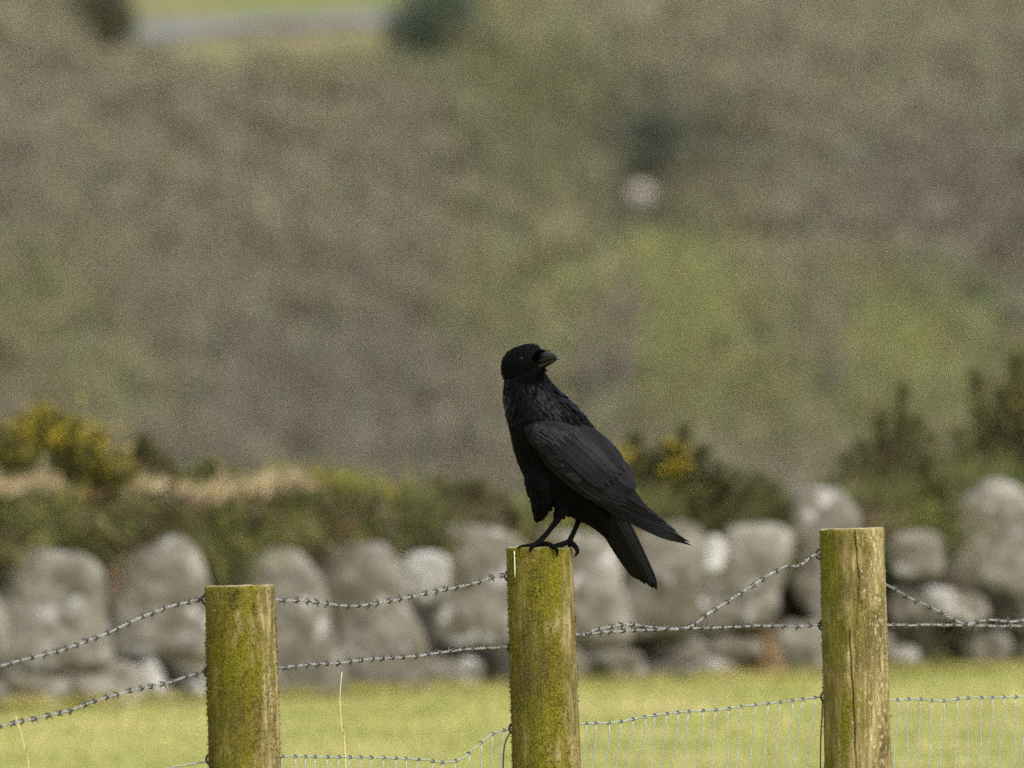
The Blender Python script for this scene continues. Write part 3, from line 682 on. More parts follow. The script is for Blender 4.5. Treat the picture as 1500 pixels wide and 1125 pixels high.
# ------------------------------------------------------------------ fence: posts
PD = {'left': 77.5, 'mid': 80.0, 'right': 82.5}                 # the fence runs away to the right
POST = {'left': (351, 859.5, 358.5, 1125, 102), 'mid': (790.5, 803, 801, 1125, 96), 'right': (1248, 775.5, 1257.5, 1125, 94.5)}
def post_axis(k):
    x0, y0, x1, y1, wpx = POST[k]; D = PD[k]
    top = at(x0, y0, D); low = at(x1, y1, D)
    d = (low - top).normalized(); L = (top.z + 0.35) / -d.z
    return top, d, L, wpx * D * K / 2
LAB = {'left': 'lowest round fence post, evenly covered in dark green moss', 'mid': 'golden mossy round fence post with the crow standing on it', 'right': 'weathered fence post split by a long vertical crack, pale bare wood on one side'}
posts = {}
for k in ('left', 'mid', 'right'):
    top, d, L, R = post_axis(k)
    r = empty('fence_post', top); tag(r, LAB[k], 'fence post', 'wooden fence posts'); posts[k] = r
    seg = 420
    zs = [0.0015, 0.0] + list(-np.linspace(0.001, 0.42, 170)) + list(-np.linspace(0.44, L, 40))
    me = bpy.data.meshes.new('post_shaft'); V = []; F = []
    sd_ = {'left': 1.0, 'mid': 2.0, 'right': 3.0}[k]
    for j, z in enumerate(zs):
        cx, cy = d.x / -d.z * -z, d.y / -d.z * -z
        rr = R * (1 + 0.035 * min(1, -z / 0.35))
        if j == 0: rr *= 0.965
        if j == 1: rr *= 0.99
        # path of the cracks on the right post (angle measured from the camera side, + to the right)
        for i in range(seg):
            a = 2 * math.pi * i / seg
            dirv = Vector((math.sin(a), -math.cos(a), 0))
            q = dirv * 0.05
            f = 1 + 0.020 * noise.noise(Vector((q.x * 18, q.y * 18, z * 3 + sd_ * 9))) \
                  + 0.020 * noise.noise(Vector((q.x * 95, q.y * 95, z * 4.5 + sd_ * 5))) + 0.011 * noise.noise(Vector((q.x * 260, q.y * 260, z * 12 + sd_))) \
                  + 0.008 * noise.noise(Vector((q.x * 300, q.y * 300, z * 160 + sd_)))
            if k == 'right':
                an = (a + math.pi) % (2 * math.pi) - math.pi
                xo = an * R
                if z > -0.155: xc = 0.004 + 0.004 * sstep(0, -0.08, z) - 0.006 * sstep(-0.07, -0.155, z) + 0.0005 * math.sin(z * 150) + 0.0008 * noise.noise(Vector((0, 3, z * 60))); dep = 0.9 * sstep(-0.156, -0.14, z) 
                else: xc = 0; dep = 0
                cut = dep * math.exp(-((xo - xc) / 0.0009) ** 2) * (0.12 if z > -0.075 else 0.07)
                if z < -0.145:
                    xc2 = -0.0085 + 0.004 * sstep(-0.15, -0.30, z) + 0.0005 * math.sin(z * 120) + 0.0008 * noise.noise(Vector((0, 5, z * 60)))
                    cut = max(cut, sstep(-0.145, -0.16, z) * 0.11 * math.exp(-((xo - xc2) / 0.0009) ** 2))
                f -= cut
                f -= 0.03 * math.exp(-((xo - 0.021) / 0.0035) ** 2) * max(0, noise.noise(Vector((1, 2, z * 9))))
            if k == 'mid':
                an = (a + math.pi) % (2 * math.pi) - math.pi
                f -= 0.03 * math.exp(-((an * R - 0.009) / 0.004) ** 2) * max(0, noise.noise(Vector((4, 2, z * 12))) + 0.3)
            zt = z
            if j < 2: zt = z + 0.0018 * noise.noise(Vector((q.x * 40, q.y * 40, sd_ * 3))) + (0.0016 * math.sin(a) if k == 'right' else (0.001 * math.sin(a) if k == 'left' else 0))
            V.append((cx + dirv.x * rr * f, cy + dirv.y * rr * f, zt))
    for j in range(len(zs) - 1):
        for i in range(seg):
            a0 = j * seg + i; b0 = j * seg + (i + 1) % seg
            F.append([a0, a0 + seg, b0 + seg, b0])
    me.from_pydata(V, [], F); me.polygons.foreach_set('use_smooth', [True] * len(F))
    o = link_mesh('post_shaft', me, M_post[k], r)
    # sawn top
    bm = bmesh.new(); ring = [bm.verts.new(V[i]) for i in range(seg)]
    cv = bm.verts.new((0, 0, 0.0012))
    for i in range(seg): bm.faces.new((cv, ring[i], ring[(i + 1) % seg]))
    me = bpy.data.meshes.new('sawn_top'); bm.to_mesh(me); bm.free()
    link_mesh('sawn_top', me, M_end, r)
    # moss pile standing off the shaft
    mb = MB(); n = {'left': 5200, 'mid': 4600, 'right': 2200}[k]
    a = rng.uniform(-1.75, 1.75, n); z = -rng.uniform(0.0, 0.36, n) ** 1.0
    pn = np.array([noise.noise(Vector((aa * 1.6, zz * 14, sd_))) for aa, zz in zip(a, z)])
    keep = pn + 0.35 * rng.normal(size=n) * 0.6 - 0.16 * np.sin(a) * (2.0 if k != 'left' else 0.8) > (-0.15 if k != 'right' else 0.05)
    a, z = a[keep], z[keep]; n = len(a)
    rr = R * (1 + 0.035 * np.minimum(1, -z / 0.35)) * 0.995
    nrm = np.stack([np.sin(a), -np.cos(a), np.zeros(n)], 1)
    p = nrm * rr[:, None] + np.stack([d.x / -d.z * -z, d.y / -d.z * -z, z], 1)
    tone = np.array([(0.085, 0.078, 0.006), (0.14, 0.122, 0.009), (0.045, 0.040, 0.005), (0.22, 0.18, 0.03)])[rng.choice(4, n, p=[.4, .3, .2, .1])]
    mb.add_np(*blades(n, p, unit(nrm * 0.5 + rng.normal(size=(n, 3)) * 0.5 + np.array([0, 0, -0.3])), rng.uniform(0.0018, 0.0048, n), rng.uniform(0.0012, 0.0026, n), tone * rng.lognormal(0, 0.25, (n, 1)), 0.4))
    mb.build('moss', M_leaf, r, False)

# a pale splinter standing on the middle post
top, d, L, R = post_axis('mid')
mb = MB(); s_ = 80 * K
pp = []
for k_ in range(7):
    f_ = k_ / 6; xo = lerp(-37.0, -36.0, f_) * s_; zz = -lerp(4, 44, f_) * s_
    pp.append((xo, -math.sqrt(max(0, (R * 1.006) ** 2 - xo * xo)) - 0.0016, zz))
tube(mb, pp, [0.0010, 0.0011, 0.001, 0.001, 0.0009, 0.0008, 0.0003], 6, (0.6, 0.58, 0.4))
mb.build('splinter', M_splint, posts['mid'])
def staple(k, px, py, dx=0):
    D = PD[k]; top, d, L, R = post_axis(k)
    p = at(px, py, D) - posts[k].location
    mb = MB()
    tube(mb, smooth_path([(p.x + 0.010, p.y + 0.004, p.z + 0.006), (p.x - 0.001, p.y, p.z + 0.007), (p.x - 0.005, p.y - 0.001, p.z), (p.x - 0.001, p.y - 0.002, p.z - 0.007), (p.x + 0.010, p.y - 0.002, p.z - 0.006)], 0.003), 0.0018, 6)
    mb.build('staple', M_rust, posts[k])
for a_ in [('left', 301, 878), ('left', 304, 984), ('left', 307, 1112), ('mid', 744.5, 844), ('mid', 748, 948), ('mid', 751, 1067), ('right', 1200, 812), ('right', 1204, 916), ('right', 1207, 1021)]: staple(*a_)

# ------------------------------------------------------------------ fence: barbed strands and netting
def fence_D(px):      # depth along the line of wires, on the left face of the posts
    return 80.0 + (px - 745) * (2.5 / 455.0)
def strand_path(pts):
    return [at(x, y, fence_D(x)) for x, y in pts]
barb_meshes = []
for v_ in range(4):
    mb = MB(); rr = random.Random(v_)
    for e, off in ((0, -0.0028), (1, 0.0028)):
        coil = [(off + (k / 14 - 0.5) * 0.005, 0.0026 * math.cos(k / 14 * 2 * math.pi * 1.5 + e * 1.6), 0.0026 * math.sin(k / 14 * 2 * math.pi * 1.5 + e * 1.6)) for k in range(15)]
        tube(mb, coil, 0.0009, 6)
        for (st, sg) in ((coil[0], -1), (coil[-1], 1)):
            y_, z_ = st[1], st[2]; l = math.hypot(y_, z_)
            tang = (-z_ / l * sg, y_ / l * sg)
            b1 = (st[0] + rr.uniform(-.003, .003), y_ * 1.3 + tang[0] * 0.0065, z_ * 1.3 + tang[1] * 0.0065)
            tube(mb, [st, tuple(np.array(st) * 0.4 + np.array(b1) * 0.6), b1], [0.0009, 0.0008, 0.0003], 6)
    barb_meshes.append(mb.mesh('barb'))
def barbed(pts, label, name='barbed_wire', max_parts=100, gap=0.096, phase=0.0):
    path = smooth_path(strand_path(pts), 0.006)
    org = path[0].copy(); r = empty(name, org)
    tag(r, label, 'barbed wire', 'strands of the wire fence')
    P = [p - org for p in path]
    # little kinks so that the wire does not run ruler straight
    acc = 0; S = [0]
    for a, b_ in zip(P, P[1:]): acc += (b_ - a).length; S.append(acc)
    P = [p + Vector((0, 0, 0.0028 * noise.noise(Vector((s * 2.2, phase, 0))) + 0.0012 * noise.noise(Vector((s * 9, phase, 4))))) for p, s in zip(P, S)]
    for e in (0, math.pi):
        mb = MB(); q = []
        for i, (p, s) in enumerate(zip(P, S)):
            t_ = (P[min(i + 1, len(P) - 1)] - P[max(i - 1, 0)]).normalized()
            u = t_.cross(Vector((0, 0, 1))).normalized(); v2 = u.cross(t_)
            a = s / 0.058 * 2 * math.pi + e
            q.append(p + (u * math.cos(a) + v2 * math.sin(a)) * 0.00105)
        tube(mb, q, 0.00095, 6)
        mb.build('line_wire', M_wire, r)
    n = 0; nxt = 0.03 + phase * 0.01; extra = MB()
    for i in range(1, len(P) - 1):
        if S[i] < nxt: continue
        nxt += gap * random.uniform(0.8, 1.2)
        t_ = (P[i + 1] - P[i - 1]).normalized()
        rot = t_.to_track_quat('X', 'Z') @ Quaternion((1, 0, 0), random.uniform(0, 6.28))
        px = 750 + (org.x + P[i].x) / (K * (org.y + P[i].y + 80))
        if not (-15 < px < 1515) or any(x0 < px < x1 for x0, x1 in ((304, 400), (750, 842), (1206, 1296))): continue
        if n >= max_parts: continue
        b_ = link_mesh('barb', barb_meshes[n % 4], M_barb, r); b_.rotation_mode = 'QUATERNION'
        b_.location = P[i]; b_.rotation_quaternion = rot; n += 1
    return r
barbed([(-260, 1035), (-130, 1010), (0, 975), (60, 960), (100, 948), (150, 930), (200, 907), (250, 888), (300, 878), (350, 875), (405, 878), (450, 881), (510, 886), (570, 881), (620, 870), (680, 858), (745, 844),
        (790, 885), (845, 928), (880, 920), (920, 915), (960, 919), (1005, 919), (1040, 897), (1080, 872), (1120, 846), (1150, 829), (1170, 828), (1199, 812), (1250, 832), (1298, 855), (1330, 873), (1370, 893), (1410, 914), (1450, 908), (1500, 908), (1600, 880), (1680, 850)],
       'slack top strand of barbed wire that dips onto the strand below beside the crow', phase=1.0)
barbed([(-260, 1130), (-130, 1098), (0, 1064), (60, 1050), (100, 1040), (150, 1024), (200, 1011), (250, 998), (303, 984), (350, 980), (408, 977), (500, 970), (600, 961), (680, 952), (748, 948), (800, 936), (848, 930), (900, 926), (960, 923), (1005, 921), (1100, 917), (1204, 915), (1260, 915), (1300, 915), (1400, 915), (1500, 916), (1600, 914), (1680, 912)],
       'lower strand of barbed wire running nearly straight across all three posts', phase=3.7)

net = empty('wire_netting', at(750, 1067, 80)); tag(net, 'galvanised stock netting below the barbed wire, its top line knotted', 'wire netting', 'strands of the wire fence')
top_pts = [(-260, 1240), (-100, 1200), (100, 1160), (200, 1136), (250, 1125), (307, 1115), (360, 1110), (410, 1108), (480, 1109), (560, 1110), (620, 1113), (650, 1117), (675, 1112), (700, 1092), (720, 1076), (751, 1067), (800, 1062), (850, 1060), (900, 1058), (940, 1051), (980, 1045), (1030, 1041), (1060, 1039), (1100, 1033), (1150, 1028), (1207, 1021), (1260, 1026), (1305, 1026), (1340, 1024), (1380, 1027), (1410, 1023), (1450, 1022), (1500, 1020), (1600, 1014), (1680, 1010)]
path = smooth_path(strand_path(top_pts), 0.012); org = net.location
mb = MB(); tube(mb, [p - org + Vector((0, 0, 0.0006 * math.sin(i * 0.9))) for i, p in enumerate(path)], 0.0013, 6); mb.build('top_wire', M_net, net)
for zz in (0.12, 0.26, 0.42):
    mb = MB(); tube(mb, [Vector((p.x, p.y, zz)) - org for p in path[::6]], 0.0013, 5); mb.build('line_wire', M_net, net)
acc = 0; nxt = 0.05; prev = path[0]; knots = []
for p in path[1:]:
    acc += (p - prev).length; prev = p
    if acc > nxt:
        nxt += 0.097 * random.uniform(0.85, 1.15); knots.append(p)
cnt = 0
for p in knots:
    px = 750 + p.x / (K * (p.y + 80))
    if px < 395 or px > 1560 or any(x0 < px < x1 for x0, x1 in ((752, 846), (1212, 1300))): continue
    lean = -12 if px < 1205 else -6
    lean = (lean + 9 * noise.noise(Vector((px * 0.02, 0, 0))) + random.uniform(-4, 4)) * 0.001
    w1 = random.uniform(-0.003, 0.003)
    zb = 0.12
    q = [p, p + Vector((lean * 0.15 + w1, 0, -0.03)), p + Vector((lean * 0.7 - w1, 0, -0.08)), p + Vector((lean * 1.4 + w1, 0, -0.16)), Vector((p.x + lean * 2.2, p.y, lerp(p.z, zb, 0.55))), Vector((p.x + lean * 1.5, p.y, zb))]
    mb = MB(); tube(mb, [v - p for v in smooth_path(q, 0.02)], 0.001, 5)
    o = mb.build('stay_wire', M_net, net); o.location = p - org
    mb = MB()
    coil = [(0.0021 * math.cos(k * 0.9), (k - 5) * 0.001, 0.0021 * math.sin(k * 0.9)) for k in range(11)]
    tube(mb, coil, 0.0011, 5); kn = mb.build('knot', M_barb, o)
    cnt += 1
# slack loop of wire beside the middle and the right post
for (pts_, D_) in (([(748, 1072), (741, 1085), (738, 1100), (737, 1130), (740, 1200)], 80.0), ([(1205, 1024), (1204, 1050), (1202, 1090), (1202, 1130), (1203, 1200)], 82.5)):
    mb = MB(); tube(mb, [v - org for v in smooth_path([at(x, y, D_) for x, y in pts_], 0.01)], 0.0012, 5); o = mb.build('tie_wire', M_rust, net)

# tall dry grass stems by the fence
def stem(pts, D, label, r0=0.0011):
    q = smooth_path([at(x, y, D) for x, y in pts], 0.02)
    base = q[0].copy()
    low = Vector((base.x + 0.03, base.y, 0.0))
    full = smooth_path([low, low * 0.4 + base * 0.6 + Vector((0.004, 0, 0)), *q], 0.02)
    org_ = full[0].copy()
    mb = MB(); tube(mb, [p - org_ for p in full], [r0 * (1.2 - 0.8 * i / len(full)) for i in range(len(full))], 6, (0.5, 0.46, 0.2))
    o = mb.build('grass_stem', M_straw); o.location = org_; tag(o, label, 'grass stem', 'dry grass stems by the fence'); return o
stem([(505, 1092), (500, 1060), (498, 1020), (501, 984)], 79.0, 'thin upright straw stem reaching the lower barbed strand right of the lowest post', 0.0014)
stem([(42, 1125), (34, 1085), (23, 1048)], 77.0, 'short pale straw stem at the bottom left corner crossing the lower strand', 0.0012)

# ------------------------------------------------------------------ the crow
top_mid = post_axis('mid')[0]
crow = empty('crow', top_mid); tag(crow, 'black crow standing on the middle post, looking back over its shoulder', 'crow')
def W3(px, py, y):          # millimetre frame of the bird: photo x, photo y, depth y -> metres from the post top
    return Vector(((px - 790.5) * 0.001, y * 0.001, (803 - py) * 0.001))
parts_bm = []
def loft(mb, st, n=28):
    """st: (px, py, y, half width in the picture plane, half depth)"""
    P = [W3(s[0], s[1], s[2]) for s in st]
    V = []; F = []
    for i, s in enumerate(st):
        t_ = P[min(i + 1, len(P) - 1)] - P[max(i - 1, 0)]; t_.y *= 0.5; t_.normalize()
        nrm = Vector((0, 1, 0)).cross(t_).normalized(); dep = t_.cross(nrm).normalized()
        for k in range(n):
            a = 2 * math.pi * k / n
            V.append(tuple(P[i] + nrm * math.cos(a) * s[3] * 0.001 + dep * math.sin(a) * s[4] * 0.001))
    for i in range(len(st) - 1):
        for k in range(n):
            F.append([i * n + k, i * n + (k + 1) % n, (i + 1) * n + (k + 1) % n, (i + 1) * n + k])
    F.append(list(range(n))[::-1]); F.append([(len(st) - 1) * n + k for k in range(n)])
    mb.add(V, F)
def resample(st, m=4):
    A = np.array(st, float); out = []
    Q = np.vstack([2 * A[0] - A[1], A, 2 * A[-1] - A[-2]])
    for i in range(1, len(Q) - 2):
        a, b_, c_, d_ = Q[i - 1:i + 3]
        for k in range(m):
            t_ = k / m; out.append(0.5 * (2 * b_ + (c_ - a) * t_ + (2 * a - 5 * b_ + 4 * c_ - d_) * t_ ** 2 + (3 * b_ - a - 3 * c_ + d_) * t_ ** 3))
    out.append(Q[-2]); out = np.array(out); out[:, 3:] = np.maximum(out[:, 3:], 0.6)
    return [tuple(x) for x in out]
mb = MB()
loft(mb, resample([(766, 540, -5, 24, 24), (769, 556, -5, 31, 30), (777, 580, -4, 37, 36), (789, 606, -2, 46, 43), (804, 636, 0, 56, 51), (820, 664, 0, 61, 54), (838, 692, 0, 60, 53), (853, 716, 0, 50, 46), (868, 738, 0, 36, 36), (884, 760, 2, 22, 25), (900, 788, 4, 10, 16), (908, 806, 4, 4, 8)]))
# loose belly feathers hanging in front of the legs
loft(mb, resample([(800, 670, -4, 34, 44), (797, 705, -6, 27, 40), (796, 728, -8, 20, 30), (791, 748, -10, 10.5, 17), (787.5, 760, -11, 4, 7), (786.5, 766, -11, 1.5, 2)]))
# head, turned back over the shoulder and a little towards the camera
Hc = W3(768, 535, -12)
hd = Vector((0.645, -0.70, 0.21)).normalized(); hr = hd.cross(Vector((0, 0, 1))).normalized(); hu = hr.cross(hd).normalized()
def H3(s, r_, u_): return Hc + (hd * s + hr * r_ + hu * u_) * 0.001
def hloft(mb, st, n=24):
    V = []; F = []
    for (s, uc, rw, uh) in st:
        for k in range(n):
            a = 2 * math.pi * k / n
            V.append(tuple(H3(s, math.cos(a) * rw, uc + math.sin(a) * uh)))
    for i in range(len(st) - 1):
        for k in range(n):
            F.append([i * n + k, i * n + (k + 1) % n, (i + 1) * n + (k + 1) % n, (i + 1) * n + k])
    F.append(list(range(n))[::-1]); F.append([(len(st) - 1) * n + k for k in range(n)])
    mb.add(V, F)
hloft(mb, [(-37, -4, 3, 4), (-34, -3, 13, 14), (-28, -2, 21, 22), (-18, 0, 27, 27), (-6, 1, 29, 28.5), (6, 2, 28, 27), (16, 3.5, 25, 25.5), (24, 3.5, 21, 22.5), (31, 1.5, 16, 16.5), (37, -1, 10, 10), (41, -1, 5, 6)])
# chin and throat
hloft(mb, [(-6, -14, 22, 22), (8, -17, 20, 19), (21, -17, 16, 13), (30, -14, 11.5, 8.5), (38, -12, 6, 4.5)])
# legs: thigh, tarsus, toes with claws
def limb(pts, radii):
    q = smooth_path([W3(*p) for p in pts], 0.0035)
    m_ = len(q); ctrl = np.linspace(0, 1, len(radii))
    tube(mb, q, [float(np.interp(i / (m_ - 1), ctrl, radii)) * 0.001 for i in range(m_)], 12)
limb([(830, 720, -24), (822, 745, -26), (815, 764, -27)], [20, 12.5, 8.5, 5])
limb([(816, 762, -27), (801, 781, -30), (786, 797, -33)], [5.2, 3.9, 4.0, 4.6])
limb([(856, 722, 8), (853, 742, 6), (849, 760, 2)], [19, 11.5, 7, 4.8])
limb([(849.5, 757, 2), (843, 774, -6), (834, 793, -14)], [4.9, 3.7, 3.8, 4.4])
# left foot in the picture: three toes forward (left), one back
limb([(787, 797, -33), (775, 799.5, -35), (764, 800, -37), (757, 803, -38)], [4.2, 3.4, 2.9, 1.0])
limb([(787, 797, -33), (777, 798.5, -27), (768, 799.5, -21), (761, 801.5, -17)], [4.2, 3.3, 2.8, 1.0])
limb([(787, 797, -33), (783, 799, -42), (778, 802, -49), (776, 810, -51)], [4.2, 3.3, 2.8, 0.9])
limb([(787, 797, -33), (799, 796, -40), (809, 799, -46.5), (816, 806, -50), (815, 817, -50.5)], [4.4, 4.0, 3.5, 2.8, 0.7])
# right foot in the picture
limb([(834, 793, -14), (823, 796.5, -18), (813, 798.5, -22), (806, 801, -24)], [4.2, 3.5, 2.9, 1.0])
limb([(834, 793, -14), (826, 797.5, -26), (818, 799.5, -35), (812, 803, -42)], [4.2, 3.3, 2.8, 1.0])
limb([(834, 793, -14), (840, 797.5, -17), (845, 804, -20), (845.5, 810, -22), (839.5, 817, -24)], [4.4, 4.2, 3.6, 2.6, 0.7])
limb([(834, 793, -14), (836, 797, -6), (834, 799.5, 4), (833, 804, 10)], [4.0, 3.3, 2.6, 0.9])
tmp = mb.build('crow_form', M_body)
rm = tmp.modifiers.new('r', 'REMESH'); rm.mode = 'VOXEL'; rm.voxel_size = 0.0011
sm = tmp.modifiers.new('s', 'SMOOTH'); sm.factor = 0.5; sm.iterations = 3
bpy.context.view_layer.update()
ev = tmp.evaluated_get(bpy.context.evaluated_depsgraph_get())
bme = bpy.data.meshes.new_from_object(ev); bme.name = 'body'
bpy.data.objects.remove(tmp)
bme.materials.clear(); bme.polygons.foreach_set('use_smooth', [True] * len(bme.polygons))
body = link_mesh('body', bme, M_body, crow)

# short body feathers over the trunk, neck and head
nv = len(bme.vertices); co = np.empty(nv * 3); bme.vertices.foreach_get('co', co); co = co.reshape(-1, 3)
no = np.empty(nv * 3); bme.vertices.foreach_get('normal', no); no = no.reshape(-1, 3)
okv = np.where(co[:, 2] > 0.050)[0]
pick = rng.choice(okv, min(13000, len(okv)), replace=False)
p = co[pick]; nn = no[pick]
pxv = p[:, 0] * 1000 + 790.5; pyv = 803 - p[:, 2] * 1000
# flow: down the neck, then along the trunk to the tail; on the head, away from the beak
flow = np.tile(np.array([0.25, 0, -0.97]), (len(p), 1))
tr = np.clip((pyv - 590) / 60, 0, 1)[:, None]
flow = flow * (1 - tr) + np.array([0.50, 0, -0.86]) * tr
bl = ((pxv < 805) & (pyv > 690))[:, None]; flow = np.where(bl, np.array([0.02, 0, -1.0]), flow)
hdv = np.array(hd); hm = np.clip((556 - pyv) / 14, 0, 1)[:, None]
flow = flow * (1 - hm) + (-hdv * 0.85 + np.array([0, 0, -0.35])) * hm
flow = flow - nn * (flow * nn).sum(1, keepdims=True); flow = unit(flow + rng.normal(size=flow.shape) * 0.10)
hackle = np.exp(-(((pyv - 585) / 26) ** 2)) 
L = (0.0045 + 0.004 * np.clip((pyv - 540) / 50, 0, 1) + 0.011 * hackle) * rng.uniform(0.75, 1.25, len(p)); L = np.where(bl[:, 0], 0.013, L)
Wd = L * rng.uniform(0.16, 0.26, len(p)); lift = rng.uniform(0.02, 0.12, len(p)) + 0.06 * hackle
d = unit(flow + nn * lift[:, None]); side = unit(np.cross(d, nn))
V = []
for (t_, h_, li) in ((0.0, 0.45, 0.0), (0.4, 1.0, 0.05), (0.75, 0.75, 0.04), (1.0, 0.08, 0.0)):
    mid = p + d * (L * t_)[:, None] + nn * (L * li)[:, None]
    V += [mid - side * (Wd * h_)[:, None], mid + nn * (Wd * 0.25 * h_)[:, None], mid + side * (Wd * h_)[:, None]]
V = np.stack(V, 1).reshape(-1, 3)
q = []
for r_ in range(3):
    for c_ in range(2): q.append([r_ * 3 + c_, r_ * 3 + c_ + 1, r_ * 3 + c_ + 4, r_ * 3 + c_ + 3])
Q = (np.arange(len(p))[:, None, None] * 12 + np.array(q)[None]).reshape(-1, 4)
mb = MB(); mb.add_np(V, Q, np.full((len(V), 3), 0.01))
V_all, Q_all = V.reshape(-1, 12, 3), np.array(q)
throat = rng.uniform(size=len(p)) < np.exp(-((pyv - 588) / 26) ** 2) * np.clip((0.02 - p[:, 1]) / 0.03, 0, 1)
for nm, sel, mt in (('plumage', ~throat, M_body), ('hackle', throat, M_hackle)):
    mb = MB(); k_ = int(sel.sum()); mb.add_np(V_all[sel].reshape(-1, 3), (np.arange(k_)[:, None, None] * 12 + Q_all[None]).reshape(-1, 4), np.full((k_ * 12, 3), 0.01)); mb.build(nm, mt, crow)

# wing: long flight feathers, then the coverts laid over them like shingles
AX0 = np.array((805.0, 638.0)); E = np.array((0.557, 0.831)); Ep = np.array((0.831, -0.557))
def wing_y(px, py):
    v_ = np.array((px, py)) - AX0; s = v_ @ E; dd = v_ @ Ep
    bod = 57 * math.sqrt(max(0.06, 1 - (dd / 72.0) ** 2))
    f = 1 - 0.72 * sstep(60, 215, s)
    return -(bod * f)
def feather(mb, root, tip, w_, lift, curve=0.0, point=0.5, segs=12, sgn=1, tiltw=0.0, tone=1.0):
    root = np.array(root, float); tip = np.array(tip, float) + rng.normal(size=2) * (0.9, 0.9); w_ = w_ * rng.uniform(0.9, 1.1); ax = tip - root; Ln = np.hypot(*ax); ax /= Ln; pr = np.array((-ax[1], ax[0])); lift = lift + rng.uniform(-0.35, 0.35)
    tn = tone * np.array((1.0, 0.98, 1.02)) * rng.lognormal(0, 0.35) * np.array((rng.uniform(0.9, 1.15), 1, rng.uniform(0.9, 1.15)))
    V = []; F = []
    for i in range(segs + 1):
        t_ = i / segs
        prof_ = min(1, 0.45 + t_ * 3) * (1 - sstep(0.72, 1.0, t_) * 1.0) ** point if t_ < 1 else 0.02
        c_ = root + ax * Ln * t_ + pr * curve * math.sin(math.pi * t_)
        for j, (o_, up) in enumerate(((-1, 0.0), (-0.55, 0.5), (-0.08, 0.75), (0, 1.15), (0.08, 0.75), (0.55, 0.5), (1, 0.0))):
            q_ = c_ + pr * o_ * w_ * prof_
            y_ = wing_y(*q_) - lift - up * 0.9 - tiltw * o_ - 1.2 * (1 - t_) * 0
            V.append(tuple(W3(q_[0], q_[1], sgn * y_)))
    for i in range(segs):
        for j in range(6):
            a = i * 7 + j; f_ = [a, a + 1, a + 8, a + 7]
            F.append(f_ if sgn > 0 else f_[::-1])
    mb.add(V, F, tuple(tn))
